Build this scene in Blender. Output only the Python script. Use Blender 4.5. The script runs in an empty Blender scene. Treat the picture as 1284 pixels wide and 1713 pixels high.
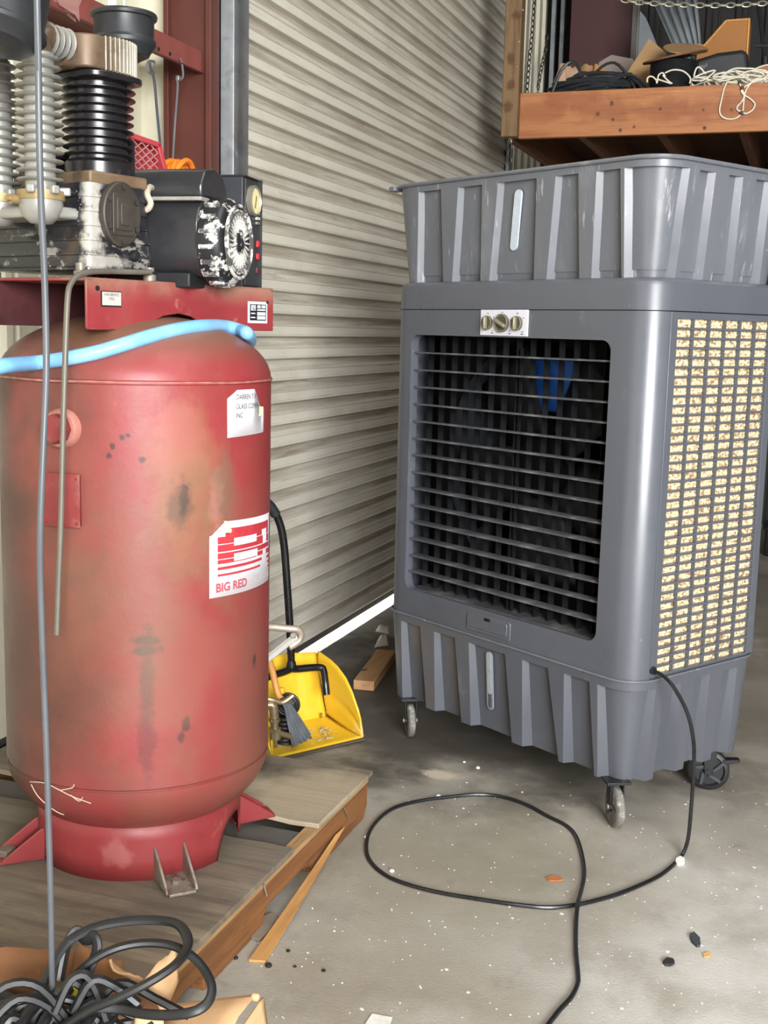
import bpy, bmesh, math, random
from mathutils import Vector, Matrix, noise as mnoise
random.seed(7)
V = Vector
PI = math.pi
sc = bpy.context.scene
COL = sc.collection

# ------------------------------------------------------------------ camera, world, lights, exposure
F_PX, PITCH, ROLL, YAW = 1965.66, .154322, .0240627, .337727
CAM = V((0, 0, 1.35))
f0 = V((0, math.cos(PITCH), -math.sin(PITCH)))
r0 = V((1, 0, 0)); u0 = r0.cross(f0)
RZ = Matrix.Rotation(YAW, 3, 'Z')
FW = RZ @ f0
RT = RZ @ (r0 * math.cos(ROLL) + u0 * math.sin(ROLL))
UP = RZ @ (-r0 * math.sin(ROLL) + u0 * math.cos(ROLL))
cam = bpy.data.cameras.new('camera')
cam.sensor_fit = 'HORIZONTAL'; cam.sensor_width = 36; cam.lens = F_PX / 1284 * 36
cam.clip_start = .05
co = bpy.data.objects.new('camera', cam); COL.objects.link(co)
M4 = Matrix((RT, UP, -FW)).transposed().to_4x4(); M4.translation = CAM
co.matrix_world = M4
sc.camera = co

w = bpy.data.worlds.new('world'); sc.world = w; w.use_nodes = True
w.node_tree.nodes['Background'].inputs[0].default_value = (.86, .93, 1, 1)
w.node_tree.nodes['Background'].inputs[1].default_value = 1.0


def area(name, loc, target, sx, sy, power, col=(1, 1, 1)):
    l = bpy.data.lights.new(name, 'AREA'); l.shape = 'RECTANGLE'; l.size = sx; l.size_y = sy
    l.energy = power; l.color = col
    o = bpy.data.objects.new(name, l); COL.objects.link(o); o.location = loc
    o.rotation_euler = (V(target) - V(loc)).to_track_quat('-Z', 'Y').to_euler()
    return o


# daylight through the big open doorway behind the camera, and an added fill lamp under the closed roof
area('doorway_daylight', (3.5, -4.2, 2.7), (-.4, 3.6, 1.2), 3.4, 2.6, 900, (.98, .99, 1))
area('overhead_fill', (.6, 1.6, 4.3), (.2, 2.2, 0), 1.2, 5.0, 60, (1, .99, .97))
sun = bpy.data.lights.new('sun', 'SUN'); sun.energy = 40; sun.angle = .02
so = bpy.data.objects.new('sun', sun); COL.objects.link(so)
so.rotation_euler = V((.82, -.06, -.42)).to_track_quat('-Z', 'Y').to_euler()
sc.view_settings.view_transform = 'Standard'; sc.view_settings.look = 'None'
sc.view_settings.gamma = 1; sc.view_settings.use_curve_mapping = False
sc.view_settings.exposure = 0.62


# ------------------------------------------------------------------ measuring helpers (photo pixel -> point in the room)
def ray(px, py): return FW + RT * ((px - 642) / F_PX) - UP * ((py - 856.5) / F_PX)
def at(px, py, ax, v):
    d = ray(px, py); i = 'xyz'.index(ax); return CAM + d * ((v - CAM[i]) / d[i])
def far(px, py, dist):
    d = ray(px, py); return CAM + d * (dist / math.hypot(d.x, d.y))


# ------------------------------------------------------------------ materials
def lin(c):
    if isinstance(c, str):
        c = [int(c[i:i + 2], 16) / 255 for i in (1, 3, 5)]
    return tuple(x / 12.92 if x <= .04045 else ((x + .055) / 1.055) ** 2.4 for x in c) + (1,)


class NT:
    def __init__(s, name):
        s.m = bpy.data.materials.new(name); s.m.use_nodes = True
        s.t = s.m.node_tree; s.b = s.t.nodes['Principled BSDF']
    def n(s, typ, ins=None, **kw):
        x = s.t.nodes.new(typ)
        for k, v in kw.items(): setattr(x, k, v)
        for k, v in (ins or {}).items():
            i = x.inputs[k]
            if isinstance(v, bpy.types.NodeSocket): s.t.links.new(v, i)
            else: i.default_value = v
        return x
    def link(s, a, b): s.t.links.new(a, b)
    def ramp(s, fac, lo, hi):
        return s.n('ShaderNodeMapRange', {0: fac, 1: lo, 2: hi, 3: 0., 4: 1.}, interpolation_type='SMOOTHSTEP').outputs[0]
    def math(s, op, a, b=0.):
        return s.n('ShaderNodeMath', {0: a, 1: b}, operation=op).outputs[0]
    def mix(s, fac, a, b, mode='MIX'):
        x = s.n('ShaderNodeMix', data_type='RGBA', blend_type=mode)
        for i, v in ((0, fac), (6, a), (7, b)):
            if isinstance(v, bpy.types.NodeSocket): s.link(v, x.inputs[i])
            else: x.inputs[i].default_value = v
        return x.outputs[2]
    def noise(s, co, scale, detail=5., rough=.6, stretch=(1, 1, 1)):
        if stretch != (1, 1, 1): co = s.n('ShaderNodeVectorMath', {0: co, 1: stretch}, operation='MULTIPLY').outputs[0]
        return s.n('ShaderNodeTexNoise', {'Vector': co, 'Scale': scale, 'Detail': detail, 'Roughness': rough}).outputs[0]


def mat(name, col, rough=.6, metal=0., vary=.18, vscale=6., vstretch=(1, 1, 1), layers=(), spots=(), bump=0., bscale=80.,
        bstretch=(1, 1, 1), space='Object', rvary=.1, spec=.5, grain=None, coat=0.):
    """layers: (colour, scale, lo, hi, amount, stretch[, axis, a, b]); spots: (colour, p0, scales, amount)"""
    s = NT(name)
    if space == 'Object': co = s.n('ShaderNodeTexCoord').outputs['Object']
    else: co = s.n('ShaderNodeNewGeometry').outputs['Position']
    oc = s.n('ShaderNodeTexCoord').outputs['Object']
    nz = s.noise(co, vscale, 6., .65, vstretch)
    v = s.n('ShaderNodeMapRange', {0: nz, 1: .25, 2: .75, 3: 1 - vary, 4: 1 + vary}).outputs[0]
    c = s.mix(1., lin(col), s.n('ShaderNodeCombineColor', {0: v, 1: v, 2: v}).outputs[0], 'MULTIPLY')
    if grain:
        gcol, gscale, gstretch, gamt = grain
        g = s.noise(co, gscale, 8., .7, gstretch)
        c = s.mix(s.math('MULTIPLY', s.ramp(g, .45, .7), gamt), c, lin(gcol))
    sep = None
    for L in layers:
        lc, sca, lo, hi, amt = L[:5]; st = L[5] if len(L) > 5 else (1, 1, 1)
        fac = s.math('MULTIPLY', s.ramp(s.noise(co, sca, 7., .68, st), lo, hi), amt)
        if len(L) > 6:
            if sep is None: sep = s.n('ShaderNodeSeparateXYZ', {0: oc})
            fac = s.math('MULTIPLY', fac, s.ramp(sep.outputs[L[6]], L[7], L[8]))
        c = s.mix(fac, c, lin(lc))
    for lc, p0, scl, amt in spots:
        d = s.n('ShaderNodeVectorMath', {0: oc, 1: p0}, operation='SUBTRACT').outputs[0]
        d = s.n('ShaderNodeVectorMath', {0: d, 1: scl}, operation='MULTIPLY').outputs[0]
        d = s.n('ShaderNodeVectorMath', {0: d}, operation='LENGTH').outputs[1]
        n2 = s.noise(co, max(4., min(60., 1.3 * sum(scl) / 3)), 5., .6)
        d = s.math('ADD', d, s.math('MULTIPLY', s.math('SUBTRACT', n2, .5), 1.7))
        c = s.mix(s.math('MULTIPLY', s.ramp(d, 1., .35), amt), c, lin(lc))
    s.link(c, s.b.inputs['Base Color'])
    rn = s.n('ShaderNodeMapRange', {0: nz, 1: .3, 2: .7, 3: max(.03, rough - rvary), 4: min(1, rough + rvary)}).outputs[0]
    s.link(rn, s.b.inputs['Roughness'])
    s.b.inputs['Metallic'].default_value = metal
    s.b.inputs['Specular IOR Level'].default_value = spec
    s.b.inputs['Coat Weight'].default_value = coat
    if bump:
        bn = s.noise(co, bscale, 5., .65, bstretch)
        s.link(s.n('ShaderNodeBump', {'Strength': bump, 'Distance': .01, 'Height': bn}).outputs[0], s.b.inputs['Normal'])
    return s.m


# ------------------------------------------------------------------ mesh building
class MB:
    def __init__(s): s.v = []; s.f = []; s.x = Matrix()
    def add(s, vs, fs):
        o = len(s.v); s.v += [tuple(s.x @ V(p)) for p in vs]; s.f += [tuple(i + o for i in f) for f in fs]; return s
    def box(s, c, d, rot=None):
        vs = []
        for z in (-.5, .5):
            for x, y in ((-.5, -.5), (.5, -.5), (.5, .5), (-.5, .5)):
                p = V((x * d[0], y * d[1], z * d[2]))
                if rot: p = rot @ p
                vs.append(p + V(c))
        return s.add(vs, [(3, 2, 1, 0), (4, 5, 6, 7), (0, 1, 5, 4), (1, 2, 6, 5), (2, 3, 7, 6), (3, 0, 4, 7)])
    def span(s, a, b):
        return s.box([(a[i] + b[i]) / 2 for i in range(3)], [abs(b[i] - a[i]) for i in range(3)])
    def prism(s, poly, ext, frame=None, origin=(0, 0, 0)):
        """poly in (u, v); extruded along w; frame = (U, Vv, W) vectors"""
        U, W2, W = frame or (V((1, 0, 0)), V((0, 0, 1)), V((0, 1, 0)))
        O = V(origin); n = len(poly)
        vs = [O + U * p[0] + W2 * p[1] for p in poly] + [O + U * p[0] + W2 * p[1] + W * ext for p in poly]
        fs = [tuple(range(n))[::-1], tuple(range(n, 2 * n))]
        fs += [(i, (i + 1) % n, n + (i + 1) % n, n + i) for i in range(n)]
        return s.add(vs, fs)
    def lathe(s, prof, n=32, c=(0, 0, 0), axis='z', rot=None, a0=0, a1=2 * PI):
        """prof: (r, h) pairs; axis z, x or y, or rot matrix"""
        full = abs(a1 - a0 - 2 * PI) < 1e-6; k = n if full else n + 1
        vs = []; c = V(c)
        for r, h in prof:
            for i in range(k):
                a = a0 + (a1 - a0) * i / n
                p = V((r * math.cos(a), r * math.sin(a), h))
                if rot: p = rot @ p
                elif axis == 'x': p = V((p.z, p.x, p.y))
                elif axis == 'y': p = V((p.y, p.z, p.x))
                vs.append(p + c)
        fs = []
        for j in range(len(prof) - 1):
            for i in range(n):
                i2 = (i + 1) % k
                fs.append((j * k + i, j * k + i2, (j + 1) * k + i2, (j + 1) * k + i))
        return s.add(vs, fs)
    def cyl(s, p0, p1, r, n=16, r2=None):
        p0, p1 = V(p0), V(p1); d = p1 - p0; q = d.to_track_quat('Z', 'Y').to_matrix(); h = d.length
        r2 = r if r2 is None else r2
        return s.lathe([(0, 0), (r, 0), (r2, h), (0, h)], n, p0, rot=q)
    def tube(s, pts, r, n=8, smooth=4, closed=False, flat=None, rf=None, cap=True):
        pts = [V(p) for p in pts]
        if smooth > 1: pts = catmull(pts, smooth, closed)
        m = len(pts); vs = []; up = None
        for i, p in enumerate(pts):
            a = pts[(i - 1) % m] if (closed or i > 0) else p
            b = pts[(i + 1) % m] if (closed or i < m - 1) else p
            t = (b - a).normalized()
            if up is None:
                up = V((0, 0, 1)) if abs(t.z) < .9 else V((1, 0, 0))
            sd = t.cross(up)
            if sd.length < 1e-5: sd = t.cross(V((0, 1, .1)))
            sd.normalize(); up = sd.cross(t).normalized()
            rr = rf(i, m) * r if rf else r
            for k in range(n):
                an = 2 * PI * k / n
                q = (sd * math.cos(an) * (flat or 1) + up * math.sin(an)) * rr
                vs.append(p + q)
        fs = []
        for i in range(m if closed else m - 1):
            j = (i + 1) % m
            for k in range(n):
                k2 = (k + 1) % n
                fs.append((i * n + k, i * n + k2, j * n + k2, j * n + k))
        if not closed and cap: fs += [tuple(range(n))[::-1], tuple(range((m - 1) * n, m * n))]
        return s.add(vs, fs)
    def grid(s, fn, nu, nv):
        vs = [fn(i / nu, j / nv) for j in range(nv + 1) for i in range(nu + 1)]
        fs = [(j * (nu + 1) + i, j * (nu + 1) + i + 1, (j + 1) * (nu + 1) + i + 1, (j + 1) * (nu + 1) + i) for j in range(nv) for i in range(nu)]
        return s.add(vs, fs)
    def mesh(s, name, m, smooth=40, weld=0.):
        me = bpy.data.meshes.new(name); me.from_pydata(s.v, [], s.f)
        bm = bmesh.new(); bm.from_mesh(me)
        if weld: bmesh.ops.remove_doubles(bm, verts=bm.verts, dist=weld)
        bmesh.ops.dissolve_degenerate(bm, dist=1e-6, edges=bm.edges)
        bmesh.ops.recalc_face_normals(bm, faces=bm.faces)
        bm.to_mesh(me); bm.free()
        if smooth:
            me.polygons.foreach_set('use_smooth', [True] * len(me.polygons))
            me.set_sharp_from_angle(angle=math.radians(smooth))
        if m: me.materials.append(m)
        return me
    def build(s, name, m, parent=None, smooth=40, bevel=0., thick=0., loc=None, weld=0., seg=2, sub=0):
        o = bpy.data.objects.new(name, s.mesh(name, m, smooth, weld)); COL.objects.link(o)
        if parent: o.parent = parent
        if loc is not None: o.location = loc
        if thick:
            k = o.modifiers.new('thick', 'SOLIDIFY'); k.thickness = thick; k.offset = 0
        if bevel:
            k = o.modifiers.new('bevel', 'BEVEL'); k.width = bevel; k.segments = seg; k.limit_method = 'ANGLE'; k.angle_limit = math.radians(40)
            k.harden_normals = False
        if sub:
            k = o.modifiers.new('sub', 'SUBSURF'); k.levels = sub; k.render_levels = sub
        return o


def catmull(p, n, closed=False):
    out = []; m = len(p)
    for i in range(m if closed else m - 1):
        if closed: a, b, c, d = p[i - 1], p[i], p[(i + 1) % m], p[(i + 2) % m]
        else: a, b, c, d = p[max(i - 1, 0)], p[i], p[i + 1], p[min(i + 2, m - 1)]
        for k in range(n):
            t = k / n
            out.append(.5 * ((2 * b) + (c - a) * t + (2 * a - 5 * b + 4 * c - d) * t * t + (3 * b - a - 3 * c + d) * t ** 3))
    if not closed: out.append(p[-1])
    return out


def tag(o, label=None, cat=None, group=None, kind=None):
    for k, v in (('label', label), ('category', cat), ('group', group), ('kind', kind)):
        if v: o[k] = v
    return o
def empty(name, loc, rz, label, cat, group=None):
    o = bpy.data.objects.new(name, None); COL.objects.link(o); o.location = loc; o.rotation_euler = (0, 0, rz)
    o.empty_display_size = .1
    return tag(o, label, cat, group)
def inst(src, parent, loc=None, rot=None):
    c = src.copy(); COL.objects.link(c); c.parent = parent
    if loc is not None: c.location = loc
    if rot is not None: c.rotation_euler = rot
    return c
def new_mesh(o):
    dg = bpy.context.evaluated_depsgraph_get(); dg.update()
    return bpy.data.meshes.new_from_object(o.evaluated_get(dg))
def boolean(o, cutters):
    for c in cutters:
        k = o.modifiers.new('cut', 'BOOLEAN'); k.operation = 'DIFFERENCE'; k.object = c; k.solver = 'EXACT'
    me = new_mesh(o); o.modifiers.clear(); old = o.data; o.data = me
    bpy.data.meshes.remove(old)
    for c in cutters: bpy.data.objects.remove(c)
def text_geo(body, size, align='LEFT', bold=0.):
    cu = bpy.data.curves.new('t', 'FONT'); cu.body = body; cu.size = size; cu.align_x = align; cu.offset = bold; cu.resolution_u = 3
    o = bpy.data.objects.new('t', cu); COL.objects.link(o)
    me = new_mesh(o)
    r = ([tuple(v.co) for v in me.vertices], [tuple(p.vertices) for p in me.polygons])
    bpy.data.objects.remove(o); bpy.data.curves.remove(cu); bpy.data.meshes.remove(me)
    return r
def rrect(x0, y0, x1, y1, r, n=5):
    out = []
    for cx, cy, a in ((x1 - r, y1 - r, 0), (x0 + r, y1 - r, 90), (x0 + r, y0 + r, 180), (x1 - r, y0 + r, 270)):
        for i in range(n + 1):
            t = math.radians(a + 90 * i / n); out.append((cx + r * math.cos(t), cy + r * math.sin(t)))
    return out

# ------------------------------------------------------------------ the building
DX = -1.88                                                            # inner face of the roll-up door
M_conc = mat('concrete', '#a8a296', .58, vary=.17, vscale=1.3, space='Position', bump=.25, bscale=140, rvary=.16,
             layers=[('#7d776c', .9, .44, .66, .75), ('#565047', 3.2, .60, .74, .5, (1, .5, 1)), ('#c7c3ba', 14., .60, .72, .45), ('#6d665a', 22., .62, .74, .4), ('#b4b2ac', 2.3, .55, .72, .6), ('#615b52', 5., .6, .74, .45), ('#8a8068', 1.7, .56, .7, .4),
                     ('#d6d4ce', 38., .68, .72, .7), ('#4a463f', 60., .7, .76, .5), ('#c9c6bf', 9., .66, .75, .5, (1, .25, 1))],
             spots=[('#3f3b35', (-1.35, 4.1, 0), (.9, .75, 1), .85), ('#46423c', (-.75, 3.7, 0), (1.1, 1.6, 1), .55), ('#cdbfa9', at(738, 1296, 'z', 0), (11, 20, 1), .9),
                    ('#5c5448', (.2, 6.3, 0), (.5, .6, 1), .6), ('#d3d0ca', (.55, 1.9, 0), (.72, .62, 1), .8), ('#8f8672', (-.75, 2.75, 0), (1.6, 2.2, 1), .5), ('#857a66', (-.62, 2.05, 0), (2.4, 2.6, 1), .45), ('#6f675a', (-.3, 4.6, 0), (1, .7, 1), .6)])  # pale near-right spot: the brighter daylight there, put into the concrete colour
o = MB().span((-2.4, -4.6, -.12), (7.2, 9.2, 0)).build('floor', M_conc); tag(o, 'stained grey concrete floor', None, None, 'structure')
M_out = mat('yard_gravel', '#b8b2a6', .9, vary=.2, vscale=9, space='Position')
o = MB().span((-14, -16, -.2), (16, 14, -.125)).build('trim_1', M_out); tag(o, 'pale yard ground outside the building', None, None, 'structure')

M_clad = mat('cream_siding', '#cfcab4', .55, vary=.1, vscale=3, layers=[('#8f866d', 5., .55, .75, .5, (2, 2, .25)), ('#6d6a58', 2., .6, .8, .5, (1, 1, .4))], space='Position', bump=.05)
M_gclad = mat('grey_siding', '#4f4c46', .6, vary=.15, vscale=3, space='Position')


def cladding(y0, y1, z0, z1, x, pitch=.2, d=.022):
    mb = MB(); pts = []; y = y0
    while y < y1 - 1e-6:
        for dy, dd in ((0, 0), (.06, 0), (.075, d), (.105, d), (.12, 0), (.15, 0), (.155, .006), (.165, .006), (.17, 0)):
            if y + dy <= y1: pts.append((y + dy, dd))
        y += pitch
    pts.append((y1, 0))
    vs = [(x + q, p, z) for z in (z0, z1) for p, q in pts]; n = len(pts)
    mb.add(vs, [(i, i + 1, n + i + 1, n + i) for i in range(n - 1)])
    return mb


mb = cladding(-4.6, 3.7, 0, 4.6, -2.2)
for args in ((3.7, 7.55, 3.7, 4.6, -1.98), (7.55, 9.0, 0, 4.6, -1.97)):
    k = cladding(*args); mb.add(k.v, k.f)
mb.span((-2.28, -4.6, 0), (-2.24, 3.7, 4.6)); mb.span((-2.1, 3.66, 3.7), (-2.04, 9.1, 4.6)); mb.span((-2.1, 7.55, 0), (-2.04, 9.1, 4.6)); mb.span((-2.28, 3.66, 0), (-1.99, 3.69, 4.6))
o = mb.build('wall_left', M_clad, smooth=0); tag(o, 'cream ribbed steel siding', kind='structure')
mb = MB()
vs = []; n = 0
k = cladding(-2.1, 7.1, 0, 4.6, 0, pitch=.2)
mb.add([(p[1], 8.98 - p[0], p[2]) for p in k.v], k.f); mb.span((-2.1, 9.02, 0), (7.1, 9.1, 4.6))
o = mb.build('wall_back', mat('dark_siding', '#232220', .8, vary=.2, space='Position'), smooth=0); tag(o, 'dark ribbed siding at the back of the bay', kind='structure')
o = MB().span((7.0, -4.6, 0), (7.1, 9.1, 4.6)).build('wall_right', M_gclad); tag(o, kind='structure')
mb = MB(); mb.span((-2.3, -4.7, 0), (1.7, -4.6, 4.6)); mb.span((5.6, -4.7, 0), (7.1, -4.6, 4.6)); mb.span((1.7, -4.7, 4.2), (5.6, -4.6, 4.6))
o = mb.build('wall_front', M_gclad); tag(o, kind='structure')
o = MB().span((-2.3, -4.7, 4.6), (7.1, 9.1, 4.7)).build('ceiling', M_gclad); tag(o, kind='structure')
o = MB().span((-2.2, -4.6, 0), (-2.165, 3.4, .1)).build('baseboard_left', mat('rubber_base', '#23211f', .7)); tag(o, kind='structure')

# roll-up door: every slat a piece of its own
M_slat = mat('door_slat', '#ccc7b9', .45, metal=.0, vary=.1, vscale=2.2, space='Position', bump=.03, bscale=30, vstretch=(1, .5, 2),
             layers=[('#7c6b56', 9., .34, .64, .62, (1, .1, 3), 2, -.048, -.030), ('#9b8f7d', 2.4, .52, .74, .35, (1, .6, 1)),
                     ('#6b5846', 14., .56, .7, .5, (1, .12, 2), 2, -.05, -.03), ('#e2dfd6', 17., .64, .72, .45, (1, .15, 1.5)), ('#6e6256', 1.2, .52, .8, .4), ('#54493d', 30., .60, .72, .5, (1, .06, 2))])
PIT = .0835
prof = [(.000, 0), (-.004, -.004), (-.004, -.018), (-.001, -.030), (.006, -.0375), (.0105, -.0395), (.013, -.042), (.0095, -.0445), (.0105, -.047),
        (.0112, -.0725), (.0095, -.0745), (.0165, -.0765), (.0195, -.079), (.0185, -.0815), (.008, -.0825), (.000, -.0835)]
door = empty('door_1', (DX, 5.62, .06), 0, 'closed cream ribbed roll-up door', None); tag(door, kind='structure')
mb = MB(); n = len(prof); hw = 1.93
mb.add([(p[0], s * hw, p[1]) for s in (-1, 1) for p in prof], [(i, i + 1, n + i + 1, n + i) for i in range(n - 1)])
slat_me = None
NS = 44
for i in range(NS):
    if slat_me is None:
        s0 = mb.build('slat', M_slat, door, smooth=28); slat_me = s0
    else: s0 = inst(slat_me, door)
    s0.location = (0, 0, .0 + (i + 1) * PIT)
o = MB().span((-.012, -hw, -.032), (.012, hw, .004)).build('bottom_bar', mat('rubber_seal', '#3a352f', .8), door, bevel=.003); tag(o, 'dark rubber bottom seal')
M_galv = mat('galvanised', '#93979a', .45, metal=.55, vary=.16, vscale=9, layers=[('#6f7275', 12., .5, .62, .5), ('#7a5a45', 6., .68, .8, .6), ('#c3c8ca', 7., .62, .7, .5)], space='Position')
mb = MB(); mb.prism([(-2.0, 3.652), (-1.862, 3.652), (-1.846, 3.656), (-1.846, 3.70), (-1.850, 3.705), (-1.850, 3.775), (-1.858, 3.775), (-1.862, 3.67), (-2.0, 3.67)], 4.0, (V((1, 0, 0)), V((0, 1, 0)), V((0, 0, 1))))
o = mb.build('trim_2', M_galv, bevel=.002); tag(o, 'galvanised door guide rail', kind='structure')
mb = MB(); mb.prism([(-2.0, 7.56), (-1.845, 7.56), (-1.845, 7.45), (-1.862, 7.45), (-1.862, 7.54), (-2.0, 7.54)], 4.0, (V((1, 0, 0)), V((0, 1, 0)), V((0, 0, 1))))
o = mb.build('trim_3', M_galv, bevel=.002); tag(o, 'far galvanised door guide rail', kind='structure')

# red iron frame by the door
M_iron = mat('red_iron', '#54291f', .62, vary=.22, vscale=4, space='Position', layers=[('#43201c', 3., .5, .7, .6, (1, 1, .4)), ('#8f5a50', 22., .66, .74, .5), ('#3a2a24', 12., .66, .75, .6)])
mb = MB(); mb.span((-2.05, 3.60, 0), (-1.895, 3.615, 4.6)); mb.span((-1.91, 3.575, 0), (-1.89, 3.648, 4.6)); mb.span((-2.065, 3.575, 0), (-2.047, 3.648, 4.6)); mb.span((-2.065, 3.635, 0), (-1.89, 3.648, 4.6))
o = mb.build('steel_column', M_iron, bevel=.002); tag(o, 'dark red steel column beside the galvanised door rail', 'column')
M_iron2 = mat('red_iron_light', '#7d423b', .6, vary=.22, vscale=5, space='Position', layers=[('#5a2b25', 3., .5, .72, .5), ('#a97a6c', 9., .6, .75, .6, (1, .3, 3)), ('#43302a', 14., .66, .75, .7)])
mb = MB(); mb.span((-1.945, -.5, 2.165), (-1.938, 3.74, 2.238)); mb.span((-2.19, -.5, 2.23), (-1.94, 3.54, 2.238)); mb.span((-1.945, -.5, 2.165), (-1.925, 3.735, 2.17))
girt = mb.build('wall_girt', M_iron2, bevel=.002); tag(girt, 'rusty red steel girt with punched holes running above the compressor', 'beam')
for px, py in ((265, 82), (284, 90), (301, 100)):
    p = at(px, py, 'x', -1.937); k = MB().lathe([(0, 0), (.006, 0), (.006, .002), (0, .002)], 10, p, axis='x').build('bolt_hole', mat('hole', '#0c0909', .9), girt); tag(k, 'dark punched hole')
"""plastic rag over the girt"""
rag = [at(px, py, 'x', -1.93) for px, py in ((84, -14), (132, -14), (131, 12), (127, 38), (113, 25), (98, 8))]
mb = MB()
for q in (0, 1):
    mb.v += [tuple(p + V((.012 * q + .012 * math.sin(i * 2.1), 0, 0))) for i, p in enumerate(rag)]
mb.f = [(0, 1, 2, 5), (5, 2, 3, 4), (11, 8, 7, 6), (10, 9, 8, 11)]
M_film = NT('film'); M_film.b.inputs['Base Color'].default_value = lin('#c79a90'); M_film.b.inputs['Roughness'].default_value = .25; M_film.b.inputs['Alpha'].default_value = .55
o = mb.build('plastic_film', M_film.m, smooth=60); tag(o, 'torn translucent plastic film hanging over the red girt', 'rag')

# hanging wires and the orange hose they hold
M_wire = mat('wire_grey', '#6d7176', .5, metal=.3)
M_hookm = mat('hook_metal', '#9b948a', .4, metal=.7)


def wire(name, pix, x, r, label, m, dx=0):
    mb = MB(); mb.tube([at(a, b, 'x', x) for a, b in pix], r, 6)
    o = mb.build(name, m); tag(o, label, 'wire'); return o


o = wire('hanging_rope', ((250, 100), (252, 114), (258, 135), (262, 180), (267, 232), (270, 262)), -1.93, .004, 'dark blue cord hanging left of the hooked wire below the girt', mat('cord_blue', '#3d4450', .8))
k = MB().tube([at(a, b, 'x', -1.932) for a, b in ((247, 104), (258, 104), (258, 120), (248, 121))], .004, 6, closed=True).build('eyelet', M_hookm, o)
o = wire('hanging_wire', ((301, 98), (304, 106), (306, 128), (300, 134), (296, 130), (297, 146), (293, 200), (289, 266)), -1.93, .0035, 'grey wire with a hook hanging from the girt to an orange hose', M_wire)
k = MB().box(at(298, 131, 'x', -1.93), (.012, .016, .016)).build('clip', M_hookm, o, bevel=.002)
M_orange = mat('orange_hose', '#f08526', .38, vary=.08, vscale=30)
c = at(290, 306, 'x', -1.9); mb = MB()
for i, (rr, dx, dz) in enumerate(((.066, 0, 0), (.058, .012, -.004), (.062, .024, .002), (.05, .036, -.006), (.068, .046, -.002))):
    mb.tube([c + V((dx + .006 * math.sin(a * 2 + i), math.cos(a) * rr * 1.02, math.sin(a) * rr + dz)) for a in [2 * PI * k / 14 for k in range(14)]], .0085, 8, 2, closed=True)
o = mb.build('orange_hose', M_orange); tag(o, 'coiled bright orange air hose hanging behind the black motor', 'hose')

# ------------------------------------------------------------------ timber storage loft in the back corner
def wood(name, col, dark, axis, scale=1., rough=.7, extra=(), spots=(), vary=.14):
    st = [34, 34, 34]; st['xyz'.index(axis)] = 2.2
    st2 = [9, 9, 9]; st2['xyz'.index(axis)] = .8
    return mat(name, col, rough, vary=vary, vscale=2.5 * scale, vstretch=tuple(v / 9 for v in st2), bump=.12, bscale=3., bstretch=tuple(st),
               layers=[(dark, 1.2 * scale, .46, .66, .62, tuple(st)), (dark, .8 * scale, .55, .75, .55, tuple(st2))] + list(extra), spots=spots)


loft = empty('storage_loft', (-.2, 6.4, 2.377), 0, 'timber storage loft with an orange-brown front beam above the grey cooler', 'loft')
BO = V((-.2, 6.4, 2.377))
def lpt(px, py): p = at(px, py, 'y', 6.398) - BO; return (p.x, p.y, p.z)
knots = [('#2a130a', lpt(px, py), (s, 1, s), .95) for px, py, s in ((1022, 173, 62), (999, 190, 62), (1025, 200, 90), (1037, 218, 75), (1104, 182, 80), (1176, 184, 80), (1223, 184, 70), (1178, 214, 80), (1060, 212, 90))]
knots += [('#7a3f1e', lpt(px, py), (5, 1, 13), .5) for px, py in ((1008, 184), (905, 190), (1105, 183), (1179, 185), (1240, 180), (960, 165))]
M_beam = wood('beam_wood', '#a46a3e', '#774224', 'x', .8, .62, [('#d09a62', .7, .55, .75, .5, (2, 9, 14)), ('#5e2c16', 1.6, .62, .76, .7, (1.2, 9, 12))], knots)
p = BO
def B(a, b): return MB().span(V(a) - BO, V(b) - BO)
o = B((-1.535, 6.4, 2.378), (1.8, 6.44, 2.612)).build('front_beam', M_beam, loft, bevel=.004)
kn = [('#4a2c14', (x, 0, z), (30, 1, 26), .8) for x, z in ((-1.38, .4), (-1.36, .62), (-1.39, .16), (-1.375, .27))]
M_post = wood('post_wood', '#735a3c', '#4a331d', 'z', 1., .75, [('#a98a5f', 1.3, .55, .75, .4, (9, 9, 1))], kn)
o = B((-1.622, 6.355, 2.383), (-1.533, 6.445, 4.6)).build('post', M_post, loft, bevel=.005); tag(o, 'brown weathered hanging post')
for px, py in ((864, 112), (874, 17), (868, 70)):
    q = at(px, py, 'y', 6.352) - BO; MB().lathe([(0, 0), (.006, .0), (.005, .004), (0, .005)], 8, q, rot=Matrix.Rotation(PI / 2, 3, 'X')).build('nail_head', M_hookm, loft)
M_joist = wood('joist_wood', '#6b4326', '#452614', 'y', .8, .8)
o = B((-1.615, 6.447, 2.378), (-1.575, 8.95, 2.57)).build('joist', M_joist, loft, bevel=.003); jm = o.data
for x in (-1.2, -.79, -.38, .03, .44, .85, 1.26, 1.67):
    j = inst(o, loft, (x + 1.595, 0, 0))
o = B((-1.62, 8.0, 2.30), (1.8, 8.04, 2.377)).build('ledger', M_joist, loft, bevel=.003)
M_deck = wood('deck_wood', '#5d3a22', '#3d2313', 'x', .8, .85)
first = None
for i in range(18):
    y0 = 6.442 + i * .139
    if first is None: first = B((-1.62, y0, 2.572), (1.8, y0 + .134, 2.592)).build('deck_board', M_deck, loft)
    else: inst(first, loft, (0, i * .139, 0))
DZ = 2.592

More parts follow.
